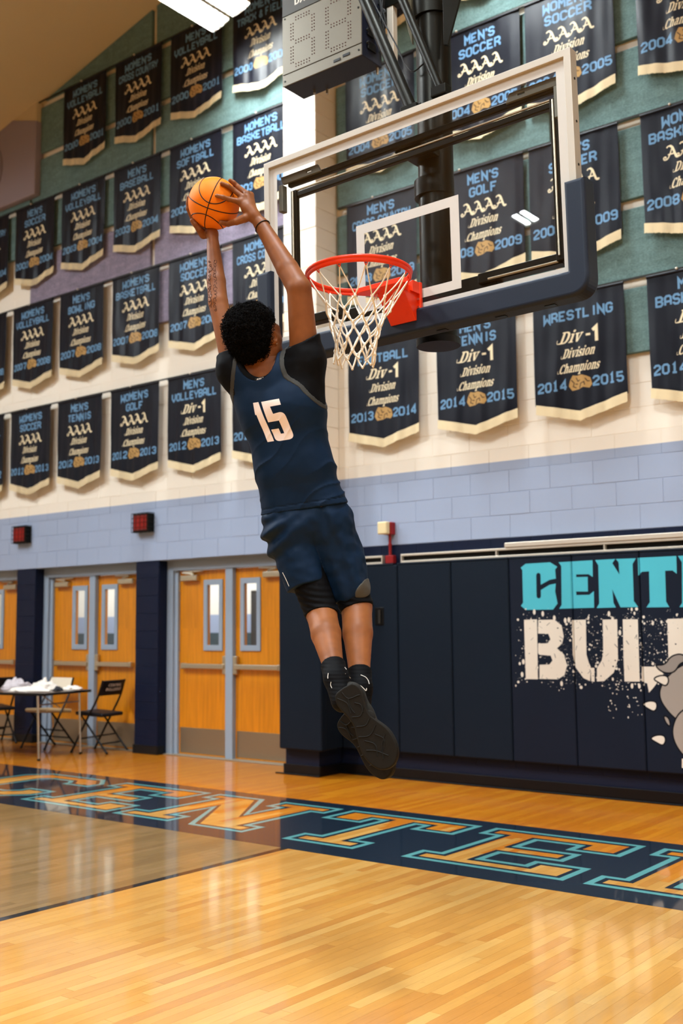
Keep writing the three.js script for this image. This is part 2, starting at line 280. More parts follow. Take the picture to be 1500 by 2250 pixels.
{
  const G = 0.0042, cache = {};
  const block = (w, h, d, split) => {                                                 // eased face; split = height of the paint line above the foot, if it crosses the block
    const key = [w.toFixed(3), h.toFixed(3), d.toFixed(3), split?.toFixed(3)].join();
    if (cache[key]) return cache[key];
    const one = (y0, y1, c) => { const g = box(w, y1 - y0, d, 0, (y0 + y1) / 2 - h / 2, -d / 2); const n = g.attributes.position.count, a = new Float32Array(n * 3); for (let i = 0; i < n; i++) c.toArray(a, i * 3); g.setAttribute('color', new THREE.BufferAttribute(a, 3)); return g; };
    let g;
    if (split) g = mergeGeometries([one(0, split, lin(0x9ca9c2)), one(split, h, lin(0xf3e9d9))]);
    else { g = prism([[-w / 2 + .003, -h / 2 + .003], [w / 2 - .003, -h / 2 + .003], [w / 2 - .003, h / 2 - .003], [-w / 2 + .003, h / 2 - .003]], d - 0.003, 0.003).translate(0, 0, -d + 0.0); }
    return cache[key] = g;
  };
  let made = 0; const rest = { cream: [], navyWall: [], blue: [] };
  const put = (parent, x0, x1, y0, y1, z, keep) => {
    const w = x1 - x0 - G, h = y1 - y0 - G; if (w < 0.02) return;
    const cross = y0 < STRIPE && y1 > STRIPE + 0.01 && y0 > 2.5, kind = cross ? 'twoTone' : y1 <= Y0 + 0.02 ? 'navyWall' : y0 < STRIPE - 0.03 ? 'blue' : 'cream';
    const g = block(w, h, 0.02, cross ? STRIPE - y0 : undefined), zz = z + rr(-0.0012, 0.0012);
    if (keep && made < 296) { made++; const m = obj('block', g, M[kind], parent); m.position.set((x0 + x1) / 2, (y0 + y1) / 2, zz); }
    else if (cross) { const m = obj('block', g, M[kind], parent); m.position.set((x0 + x1) / 2, (y0 + y1) / 2, zz); }
    else rest[kind].push(g.clone().translate((x0 + x1) / 2, (y0 + y1) / 2, zz));
  };
  const pil = new THREE.Group(); pil.name = 'pilaster'; wall.add(pil);
  const row = (k, a, b, z, keep, parent = wall) => {
    const y0 = Y0 + k * CH, shift = (k & 1 ? 0 : 0.5) * CW;
    const n0 = Math.floor((a - X0 - shift) / CW);
    for (let n = n0; ; n++) { const l = X0 + shift + n * CW, r = l + CW; if (l >= b) break; put(parent, Math.max(a, l), Math.min(b, r), y0, y0 + CH, z, keep); }
  };
  for (let k = 0; k < 4; k++) { row(k, PIL.x1, 0.9, ZW, true); row(k, -9.9, PIL.x0, ZW, true); }
  for (let k = -1; k > -11; k--) { row(k, PIL.x1, 1.2, ZW, k === -1); }
  for (let k = 0; k < 26; k++) {                                                      // pilaster: one and a half blocks on the face, its return beside
    const y0 = Y0 + k * CH, m = lerp(PIL.x0, PIL.x1, k & 1 ? 0.0 : 1);
    put(pil, PIL.x0, PIL.x1, y0, y0 + CH, PIL.z, k > 3); void m;
    const side = block(PIL.z - ZW - G, CH - G, 0.012, y0 < STRIPE && y0 + CH > STRIPE + .01 ? STRIPE - y0 : undefined);
    const q = obj('block', side, k < 3 ? M.blue : k === 3 ? M.twoTone : M.cream, pil); q.rotation.y = Math.PI / 2; q.position.set(PIL.x1 + 0.001, y0 + CH / 2, (ZW + PIL.z) / 2);
    const p = obj('block', side, k < 3 ? M.blue : k === 3 ? M.twoTone : M.cream, pil); p.rotation.y = -Math.PI / 2; p.position.set(PIL.x0 - 0.001, y0 + CH / 2, (ZW + PIL.z) / 2);
  }
  for (const [a, b] of [[-9.19, -8.79], [-6.86, -6.466]]) for (let k = 0; k < 11; k++) put(wall, a, b, Y0 - (k + 1) * CH, Y0 - k * CH, ZW, true);
  for (let k = 4; k < 11; k++) { row(k, -9.9, PIL.x0, ZW, true); row(k, PIL.x1, 0.9, ZW, true); }
  for (let k = 11; k < 18; k++) { row(k, -9.9, -6.5, ZW, false); }
  for (const k in rest) if (rest[k].length) { const m = obj('block_courses', mergeGeometries(rest[k].map((g) => (g.index ? g.toNonIndexed() : g))), M[k], wall); m.userData.kind = 'stuff'; }
  // returns of the door columns
  for (const x of [-9.19, -8.79, -6.86, -6.466]) obj('reveal', span(x - 0.004, x + 0.004, 0, Y0, ZW - 0.3, ZW - 0.008), M.navyWall, wall);
}
// acoustic panels: fabric-wrapped boards, two feet high, in steps
{
  const panel = (x0, x1, y0, y1, m) => obj('acoustic_panel', span(x0, x1, y0, y1, ZW, ZW + 0.045, 0.008), m, wall);
  const lines = [3.64, 4.28, 4.97, 5.68, 6.385, 7.08, 7.735, 8.46, 9.2, 9.9], gap = 0.042;
  const col = (x0, x1, first, mauveRows, top = 9) => { for (let i = first; i < top; i++) panel(x0, x1, lines[i] + gap, lines[i + 1] - gap, mauveRows.includes(i) ? M.mauve : M.teal); };
  col(-11.4, -9.03, 4, [], 7); col(-8.98, -6.625, 3, [3]); col(-6.545, -4.27, 2, [2, 3]);
  col(-3.77, -1.33, 1, []); col(-1.25, 1.15, 0, []); col(1.23, 3.6, 0, []);
}
// wall base and floor line
{
  const b = structure('baseboard_back');
  obj('base_strip', span(PIL.x1, 9, 0, 0.1, ZW, ZW + 0.014, 0.004), M.rubber, b);
  obj('base_strip', span(PIL.x0 - 0.012, PIL.x1 + 0.012, 0, 0.1, PIL.z, PIL.z + 0.014, 0.004), M.rubber, b);
  obj('base_strip', span(PIL.x1, PIL.x1 + 0.014, 0, 0.1, ZW, PIL.z, 0.004), M.rubber, b);
  obj('base_strip', span(PIL.x0 - 0.012, PIL.x0, 0, 0.1, ZW, PIL.z, 0.004), M.rubber, b);
  obj('base_strip', span(-4.49, PIL.x0, 0, 0.1, ZW, ZW + 0.014, 0.004), M.rubber, b);
  for (const [x0, x1] of [[-9.19, -8.79], [-6.86, -6.466]]) obj('base_strip', span(x0 - 0.012, x1 + 0.012, 0, 0.1, ZW - 0.1, ZW + 0.014, 0.004), M.rubber, b);
  obj('base_toe', span(PIL.x1 + 0.01, 9, 0, 0.012, ZW + 0.01, ZW + 0.035, 0.004), M.rubber, b);
  obj('base_toe', span(PIL.x0 - 0.1, PIL.x1 + 0.02, 0, 0.012, PIL.z + 0.01, PIL.z + 0.035, 0.004), M.rubber, b);
}
// side and far walls, ceiling
obj('wall_left', span(-13.3, -13, 0, 11.6, -6.4, 30), M.plain).userData.kind = 'structure';
obj('wall_right', span(13, 13.3, 0, 11.6, -6.4, 30), M.plain).userData.kind = 'structure';
obj('wall_front', span(-13.3, 13.3, 0, 11.6, 30, 30.3), mat(0x77726a, 0.9)).userData.kind = 'structure';
{
  const c = structure('ceiling'), y = (x) => 8.456 + 0.23 * (x + 8.94), ridge = y(0);
  obj('slope', new THREE.ExtrudeGeometry(flat([[-13.3, y(-13.3)], [0, ridge], [13.3, y(-13.3)], [13.3, y(-13.3) + 0.3], [0, ridge + 0.3], [-13.3, y(-13.3) + 0.3]]), { depth: 33.8, bevelEnabled: false }).translate(0, 0, -3.5), M.ceiling, c);
  // boxed-in duct in the corner
  const d = obj('boxed_duct', prism([[-12.9, 7.2], [-8.82, 7.2], [-8.82, 8.2], [-12.9, 9.46]], 0.12, 0.01).translate(0, 0, ZW + 0.003), M.duct, c);
  obj('soffit', prism([[-12.9, 9.47], [-8.82, 8.21], [-8.82, 8.48], [-12.9, 9.6]], 0.12).translate(0, 0, ZW + 0.003), M.ceiling, c);
  const ring = new THREE.TorusGeometry(0.42, 0.02, 10, 48).translate(-9.98, 7.78, -2.94);
  obj('round_grille', [ring, new THREE.CylinderGeometry(0.4, 0.4, 0.012, 40).rotateX(Math.PI / 2).translate(-9.98, 7.78, -2.935)], mat(0x7d7177, 0.6), d);
}

// ---------------------------------------------------------------- doors
{
  const ZF = -3.2, ZD = -3.262, paneShape = (x0, x1) => span(x0, x1, 1.235, 1.915, ZD - 0.012, ZD - 0.006);
  const leaf = (g, x0, x1, hinge) => {                        // x0..x1; hinge on the left (-1) or right (1)
    const y0 = 0.012, y1 = 2.085, s = hinge < 0 ? x1 : x0, w0 = hinge < 0 ? s - 0.33 : s + 0.13, w1 = w0 + 0.2;
    const ext = (a, b) => [[a, y0], [b, y0], [b, y1], [a, y1]];
    const d = obj('door_leaf', prism(ext(x0 + 0.003, x1 - 0.003), 0.04, 0.0015, [[[w0, 1.225], [w0, 1.925], [w1, 1.925], [w1, 1.225]]]).translate(0, 0, ZD - 0.042), M.door, g);
    { const p = d.geometry.attributes.position, uv = d.geometry.attributes.uv; for (let i = 0; i < uv.count; i++) uv.setXY(i, p.getX(i) * 1.3 + x0, p.getY(i) * 0.7); }
    obj('window_frame', prism([[w0 - 0.045, 1.18], [w1 + 0.045, 1.18], [w1 + 0.045, 1.97], [w0 - 0.045, 1.97]], 0.012, 0.003, [[[w0 + 0.004, 1.235], [w0 + 0.004, 1.915], [w1 - 0.004, 1.915], [w1 - 0.004, 1.235]]]).translate(0, 0, ZD), M.frame, d);
    obj('pane', paneShape(w0, w1), M.glass, d);
    obj('kick_plate', span(x0 + 0.025, x1 - 0.025, 0.03, 0.31, ZD, ZD + 0.004, 0.001), M.brushed, d);
    const b0 = hinge < 0 ? x0 + 0.1 : x0 + 0.03, b1 = hinge < 0 ? x1 - 0.02 : x1 - 0.1, h = hinge < 0 ? b1 : b0, far = hinge < 0 ? b0 : b1;
    obj('exit_bar', [span(Math.min(h, far), Math.max(h, far), 0.975, 1.03, ZD + 0.035, ZD + 0.065, 0.008), span(h - 0.03, h + 0.03, 0.92, 1.12, ZD, ZD + 0.05, 0.01), span(far - 0.025, far + 0.025, 0.97, 1.035, ZD, ZD + 0.06, 0.008)], M.steel, d);
    const cx = hinge < 0 ? x0 + 0.06 : x1 - 0.06, dir = -hinge;
    obj('closer', [span(Math.min(cx, cx + dir * 0.27), Math.max(cx, cx + dir * 0.27), 1.965, 2.03, ZD, ZD + 0.06, 0.01), rod(V(cx + dir * 0.2, 2.04, ZD + 0.04), V(cx + dir * 0.05, 2.06, ZD + 0.07), 0.01), rod(V(cx + dir * 0.05, 2.06, ZD + 0.07), V(cx + dir * 0.34, 2.075, ZD + 0.03), 0.009)], M.steel, d);
    obj('hinge', [0.25, 1.05, 1.85].map((y) => rod(V(hinge < 0 ? x0 : x1, y, ZD + 0.006), V(hinge < 0 ? x0 : x1, y + 0.11, ZD + 0.006), 0.008)), M.steel, d);
  };
  BAYS.forEach(([a, b], i) => {
    const g = structure('door_' + (i + 1)), c = (a + b) / 2;
    const jamb = (x0, x1) => [span(x0, x1, 0, Y0 - 0.002, ZF - 0.1, ZF, 0.004)];
    obj('frame', [...jamb(a + 0.005, a + 0.1), span(a + 0.1, a + 0.155, 0, 2.09, ZF - 0.1, ZF - 0.03, 0.004), ...jamb(b - 0.1, b - 0.005), span(b - 0.155, b - 0.1, 0, 2.09, ZF - 0.1, ZF - 0.03, 0.004), span(a + 0.1, b - 0.1, 2.09, Y0 - 0.002, ZF - 0.1, ZF, 0.004)], M.frame, g);
    obj('mullion', span(c - 0.055, c + 0.055, 0, 2.09, ZF - 0.1, ZF - 0.01, 0.006), M.frame, g);
    obj('threshold', span(a + 0.02, b - 0.02, 0, 0.012, ZF - 0.12, ZF + 0.06, 0.004), mat(0x9b8f7d, 0.5, { metalness: 0.6 }), g);
    leaf(g, a + 0.155, c - 0.055, -1); leaf(g, c + 0.055, b - 0.155, 1);
  });
  // lintel soffit and the corridor beyond the doors
  obj('soffit', span(-11.2, -4.49, Y0 - 0.004, Y0 + 0.2, ZW - 0.39, ZW - 0.02), M.frame, wall);
  const h = structure('wall_corridor');
  obj('corridor_wall', span(-13, -4.2, 1.62, 3.1, -5.9, -5.8), M.cream, h); obj('corridor_wall', span(-13, -4.2, 1.36, 1.62, -5.9, -5.8), M.blue, h); obj('corridor_wall', span(-13, -4.2, 0, 1.36, -5.9, -5.8), mat(0x1d3f4a, 0.5), h);
  obj('corridor_end', [span(-4.3, -4.2, 0, 3.1, -5.8, ZW - 0.4), span(-13, -12.9, 0, 3.1, -5.8, ZW - 0.4)], M.cream, h);
  obj('corridor_ceiling', span(-13, -4.2, 3.0, 3.1, -5.9, ZW - 0.4), M.white, h);
  const notice = (x, w, c, label) => { const n = thing('notice_board', label, 'notice board', V(x, 1.55, -5.8)); obj('frame', span(-w / 2, w / 2, -0.45, 0.4, 0, 0.03, 0.005), M.darkMetal, n); obj('sheet', span(-w / 2 + 0.04, w / 2 - 0.04, -0.41, 0.36, 0.03, 0.034), mat(c, 0.7), n); };
  notice(-6.55, 0.5, 0x6c4a45, 'dark framed notice board seen through the right door window'); notice(-7.35, 0.36, 0x16181c, 'narrow black framed panel seen through the left door window');
  const cl = thing('corridor_light', 'ceiling light in the corridor behind the doors', 'light', V(-8.4, 2.9, -4.8));
  obj('housing', span(-3.2, 3.2, -0.03, 0.02, -0.12, 0.12, 0.005), M.white, cl);
  const e = obj('diffuser_lamp', span(-3.15, 3.15, -0.036, -0.031, -0.1, 0.1), new THREE.MeshStandardMaterial({ color: 0x000000, emissive: LAMP_TINT, emissiveIntensity: 6 }), cl); e.castShadow = false;
  const l = new THREE.RectAreaLight(LAMP_TINT, 30, 6.3, 0.2); l.position.set(0, -0.04, 0); l.rotation.x = -Math.PI / 2; cl.add(l);
}
// ---------------------------------------------------------------- championship banners
const onZ = (px, py, z) => { const d = FW.clone().addScaledVector(RT, (px - 750) / FOCAL).addScaledVector(UP, -(py - 1125) / FOCAL); return EYE.clone().addScaledVector(d, (z - EYE.z) / d.z); };
{
  const W = 0.85, SIDE = 0.95, TIP = 1.055, ZB = ZW + 0.085;
  const SKY = '#648cae', IVORY = '#e8d6b0', TAN = '#ad8750';
  const print = (lines, level, y0, y1) => canvas(440, 560, (g, w, h) => {
    const k = h / TIP, c = w / 2;
    g.fillStyle = '#0b0d18'; g.fillRect(0, 0, w, h);
    const small = Math.min(0.1, 0.1) * k;
    if (lines.length === 1) blockText(g, lines[0], c, 0.19 * k, 0.088 * k, w * 0.8, SKY);
    else lines.forEach((t, i) => blockText(g, t, c, (0.11 + 0.122 * i) * k, small * 0.92, w * 0.84, SKY));
    if (level === 'AAAA') for (let i = 0; i < 4; i++) oldEnglishA(g, c + (i - 1.5) * 0.112 * k, 0.395 * k, 0.118 * k, IVORY);
    else { script(g, 'Div', c - 0.07 * k, 0.385 * k, 0.125 * k, IVORY, 0.2 * k); g.strokeStyle = IVORY; g.lineWidth = 0.02 * k; g.beginPath(); g.moveTo(c + 0.07 * k, 0.39 * k); g.lineTo(c + 0.11 * k, 0.39 * k); g.stroke(); g.lineWidth = 0.03 * k; g.beginPath(); g.moveTo(c + 0.13 * k, 0.36 * k); g.lineTo(c + 0.165 * k, 0.335 * k); g.lineTo(c + 0.165 * k, 0.46 * k); g.stroke(); }
    script(g, 'Division', c, 0.53 * k, 0.098 * k, IVORY, 0.29 * k);
    script(g, 'Champions', c, 0.66 * k, 0.095 * k, IVORY, 0.36 * k);
    blockText(g, y0, c - 0.25 * k, 0.8 * k, 0.088 * k, 0.27 * k, SKY); blockText(g, y1, c + 0.25 * k, 0.8 * k, 0.088 * k, 0.27 * k, SKY);
    // tan embroidered emblem between the years
    g.fillStyle = TAN; g.beginPath();
    [[-.085, -.03], [-.06, -.07], [-.02, -.06], [.02, -.065], [.06, -.05], [.095, -.03], [.11, .03], [.085, .06], [.03, .045], [-.01, .06], [-.07, .065], [-.1, .02]].forEach(([x, y], i) => (i ? g.lineTo(c + x * k, (0.795 + y) * k) : g.moveTo(c + x * k, (0.795 + y) * k))); g.closePath(); g.fill();
    g.strokeStyle = '#3a2a1c'; g.lineWidth = 0.008 * k;
    for (const q of [[[-.075, -.03], [-.05, .0], [-.06, .03], [-.03, .045]], [[-.03, -.045], [-.015, -.01], [.005, -.02]], [[.0, .05], [.01, .01], [.04, .0], [.045, .03]], [[.05, -.03], [.07, .0], [.09, .0]], [[-.04, .01], [-.015, .015]]]) { g.beginPath(); q.forEach(([x, y], i) => (i ? g.lineTo(c + x * k, (0.795 + y) * k) : g.moveTo(c + x * k, (0.795 + y) * k))); g.stroke(); }
  });
  const cloth = (s) => {                                      // hanging cloth with soft vertical folds and a pointed foot
    const nu = 36, nv = 28, P = [], UVs = [], idx = [];
    const depth = (u, v) => 0.006 + (0.3 + 0.7 * v) * 0.011 * (Math.sin(u * 19 + s * 1.7 + 1.2 * Math.sin(v * 3 + s)) * 0.6 + Math.sin(u * 41 + s * 3.1 + v * 2) * 0.3 + nz(u * 5, v * 2, s) * 1.2) + 0.02 * v * Math.max(0, nz(u * 1.6, v, s + 4));
    for (let side = 0; side < 2; side++) for (let j = 0; j <= nv; j++) for (let i = 0; i <= nu; i++) {
      const u = i / nu, v = j / nv, foot = lerp(SIDE, TIP, 1 - Math.abs(2 * u - 1));
      P.push((u - 0.5) * W * (1 - 0.02 * v * Math.sin(s)), -v * foot, depth(u, v) - side * 0.003); UVs.push(side ? 0.002 : u, side ? 0.998 : 1 - v * foot / TIP);
    }
    const n = (nu + 1) * (nv + 1), q = (a, b, c, d) => idx.push(a, b, c, a, c, d);
    for (let j = 0; j < nv; j++) for (let i = 0; i < nu; i++) { const a = j * (nu + 1) + i, b = a + 1, c = b + nu + 1, d = a + nu + 1; q(a, d, c, b); q(n + a, n + b, n + c, n + d); }
    for (let i = 0; i < nu; i++) { const a = nv * (nu + 1) + i; q(a, n + a, n + a + 1, a + 1); q(i, i + 1, n + i + 1, n + i); }
    for (let j = 0; j < nv; j++) { const a = j * (nu + 1), b = a + nu; q(a, n + a, n + a + nu + 1, a + nu + 1); q(b, b + nu + 1, n + b + nu + 1, n + b); }
    const g = new THREE.BufferGeometry(); g.setAttribute('position', new THREE.BufferAttribute(new Float32Array(P), 3)); g.setAttribute('uv', new THREE.BufferAttribute(new Float32Array(UVs), 2)); g.setIndex(idx); g.computeVertexNormals();
    // fringe: threads side by side along the foot
    const F = [], fi = [], m = 150;
    for (let i = 0; i < m; i++) {
      const u = (i + 0.5) / m, foot = lerp(SIDE, TIP, 1 - Math.abs(2 * u - 1)), x = (u - 0.5) * W, z = depth(u, 1), L = 0.074 + 0.006 * nz(u * 60, s, 1), w = W / m * 0.56, k = F.length / 3, zz = z + 0.004 + 0.0025 * (i & 1), sw = 0.003 * nz(u * 30, s, 7);
      for (const [dx, dy, dz] of [[-w, 0.012, 0], [w, 0.012, 0], [-w + sw, -L, 0.003], [w + sw, -L, 0.003], [0, 0.012, -0.003], [sw, -L, 0]]) F.push(x + dx, -foot + dy, zz + dz);
      fi.push(k, k + 2, k + 3, k, k + 3, k + 1, k + 1, k + 3, k + 5, k + 1, k + 5, k + 4, k + 4, k + 5, k + 2, k + 4, k + 2, k, k + 2, k + 5, k + 3);
    }
    const f = new THREE.BufferGeometry(); f.setAttribute('position', new THREE.BufferAttribute(new Float32Array(F), 3)); f.setIndex(fi); const ff = f.toNonIndexed(); ff.computeVertexNormals();
    return [g, ff];
  };
  const shapes = [0, 1, 2, 3].map((s) => cloth(s * 2.3 + 0.4));
  const fringeMat = mat(0xe9d6ae, 0.75, { sheen: 0.4 }), wh = new THREE.Color(1, 1, 1);
  const sleeveMat = mat(0x0b0d18, 0.5);
  const ROW = [0, 8.46, 7.07, 5.69, 4.29], COLS = { z: -10.28, y: -9.27, A: -8.265, B: -7.245, C: -6.235, D: -5.213, E: -3.6, F: -2.49, G: -1.522, H: -0.47 };
  let count = 0;
  const banner = (col, row, lines, level, y0, y1, label, dx = 0) => {
    const b = thing('banner', label, 'banner', V(COLS[col] + dx + W / 2, ROW[row], ZB), 0, 'championship banners on the end wall'), [g, f] = shapes[count++ % 4];
    const c = obj('cloth', g, new THREE.MeshPhysicalMaterial({ color: wh, map: ctex(print(lines, level, y0, y1)), roughness: 0.42, specularIntensity: 0.35 }), b);
    c.userData.label = 'navy satin cloth with sewn lettering';
    obj('fringe', f, fringeMat, b);
    obj('sleeve', rod(V(-W / 2, -0.005, 0.006), V(W / 2, -0.005, 0.006), 0.013, 0.013, 8), sleeveMat, b);
  };
  const AA = 'AAAA', D1 = 'Div-1';
  banner('A', 1, ["WOMEN'S", 'VOLLEYBALL'], AA, '2000', '2001', "navy fringed banner reading women's volleyball, top row, left of the pilaster");
  banner('B', 1, ["WOMEN'S", 'CROSS COUNTRY'], AA, '2000', '2001', "navy fringed banner reading women's cross country, top row, left of the pilaster");
  banner('C', 1, ["MEN'S", 'VOLLEYBALL'], AA, '2000', '2001', "navy fringed banner reading men's volleyball, top row, left of the pilaster");
  banner('D', 1, ["WOMEN'S", 'TRACK & FIELD'], AA, '2000', '2001', "navy fringed banner reading women's track and field, top row, left of the pilaster");
  banner('E', 1, [''], AA, '2000', '2001', 'navy banner mostly hidden behind the shot clock and black mast');
  banner('F', 1, [''], AA, '2000', '2001', 'navy banner whose cream fringe only just enters the top edge, right of mast', 0.06);
  banner('z', 2, ["MEN'S", 'CROSS COUNTRY'], AA, '2003', '2004', "navy banner cut by the left picture edge in the second row");
  banner('y', 2, ["MEN'S", 'SOCCER'], AA, '2003', '2004', "navy fringed banner reading men's soccer, second row, left of the pilaster");
  banner('A', 2, ["WOMEN'S", 'VOLLEYBALL'], AA, '2003', '2004', "navy fringed banner reading women's volleyball, second row, left of the pilaster");
  banner('B', 2, ["MEN'S", 'BASEBALL'], AA, '2003', '2004', "navy fringed banner reading men's baseball, second row, left of the pilaster");
  banner('C', 2, ["WOMEN'S", 'SOFTBALL'], AA, '2003', '2004', "navy fringed banner reading women's softball, second row, behind the ball");
  banner('D', 2, ["WOMEN'S", 'BASKETBALL'], AA, '2003', '2004', "navy fringed banner reading women's basketball, second row, beside the ball");
  banner('z', 3, ["MEN'S", 'SOCCER'], AA, '2007', '2008', 'navy banner cut by the left picture edge in the third row');
  banner('y', 3, ["WOMEN'S", 'VOLLEYBALL'], AA, '2007', '2008', "navy fringed banner reading women's volleyball, third row, left of the pilaster");
  banner('A', 3, ["MEN'S", 'BOWLING'], AA, '2007', '2008', "navy fringed banner reading men's bowling, third row, left of the pilaster");
  banner('B', 3, ["WOMEN'S", 'BASKETBALL'], AA, '2007', '2008', "navy fringed banner reading women's basketball, third row, left of the pilaster");
  banner('C', 3, ["WOMEN'S", 'SOCCER'], AA, '2007', '2008', "navy fringed banner reading women's soccer, third row, behind the tattooed forearm");
  banner('D', 3, ["WOMEN'S", 'CROSS COUNTRY'], AA, '2007', '2008', "navy fringed banner reading women's cross country, third row, beside the board edge");
  banner('z', 4, ["WOMEN'S", 'VOLLEYBALL'], AA, '2011', '2012', 'navy banner cut by the left picture edge in the lowest row');
  banner('y', 4, ["WOMEN'S", 'SOCCER'], AA, '2012', '2013', "navy fringed banner reading women's soccer, lowest row, left of the pilaster");
  banner('A', 4, ["MEN'S", 'TENNIS'], AA, '2012', '2013', "navy fringed banner reading men's tennis, lowest row, left of the pilaster");
  banner('B', 4, ["WOMEN'S", 'GOLF'], AA, '2012', '2013', "navy fringed banner reading women's golf, lowest row, left of the pilaster");
  banner('C', 4, ["MEN'S", 'VOLLEYBALL'], D1, '2012', '2013', "navy fringed banner reading men's volleyball, lowest row, left of the pilaster");
  banner('D', 4, [''], D1, '2013', '2014', "navy banner almost hidden behind the player's back, only its left edge showing");
  banner('E', 2, ["WOMEN'S", 'SOCCER'], AA, '2004', '2005', "navy fringed banner reading women's soccer, second row, below the shot clock");
  banner('F', 2, ["MEN'S", 'SOCCER'], AA, '2004', '2005', "navy fringed banner reading men's soccer, second row, beside the mast", 0.06);
  banner('G', 2, ["WOMEN'S", 'SOCCER'], AA, '2004', '2005', "navy fringed banner reading women's soccer, second row, above the board corner");
  banner('H', 2, [''], AA, '2004', '2005', 'navy banner in the top right corner with 2004 showing');
  banner('E', 3, ["MEN'S", 'CROSS COUNTRY'], AA, '2008', '2009', "navy fringed banner reading men's cross country, third row, behind the glass");
  banner('F', 3, ["MEN'S", 'GOLF'], AA, '2008', '2009', "navy fringed banner reading men's golf, third row, behind the glass", 0.06);
  banner('G', 3, ["MEN'S", 'SOCCER'], AA, '2008', '2009', "navy fringed banner reading men's soccer, third row, behind the right board edge");
  banner('H', 3, ["WOMEN'S", 'BASKETBALL'], AA, '2008', '2009', 'navy banner cut by the right edge reading basketball, 2008');
  banner('E', 4, ['', 'FOOTBALL'], D1, '2013', '2014', "navy fringed banner reading football, lowest row, behind the net");
  banner('F', 4, ["MEN'S", 'TENNIS'], D1, '2014', '2015', "navy fringed banner reading men's tennis, lowest row, right of the pilaster", -0.06);
  banner('G', 4, ['WRESTLING'], D1, '2014', '2015', "navy fringed banner reading wrestling, lowest row, right of the pilaster");
  banner('H', 4, ["MEN'S", 'BASKETBALL'], D1, '2014', '2015', 'navy banner cut by the right edge with 2014 showing, lowest row');
  const rail = mat(0x2a2824, 0.45, { metalness: 0.5 }), rowName = ['', 'top', 'second', 'third', 'lowest'];
  for (let r = 1; r <= 4; r++) for (const [a, b, side] of [[-10.4, -4.28, 'left'], [-3.72, 1.5, 'right']]) {
    const p = thing('banner_rail', `thin dark rail carrying the ${rowName[r]} row of banners ${side} of the pilaster`, 'rail', V((a + b) / 2, ROW[r] + 0.012, ZB), 0, 'rails of the banners');
    obj('bar', span(a - (a + b) / 2, b - (a + b) / 2, -0.006, 0.012, -0.004, 0.004), rail, p);
    for (let x = a + 0.45; x < b; x += 1.02) obj('bracket', [rod(V(x - (a + b) / 2, 0.005, -0.085), V(x - (a + b) / 2, 0.005, 0.01), 0.008), ball(V(x - (a + b) / 2, 0.005, 0.014), 0.012, 8)], M.alu, p);
  }
}

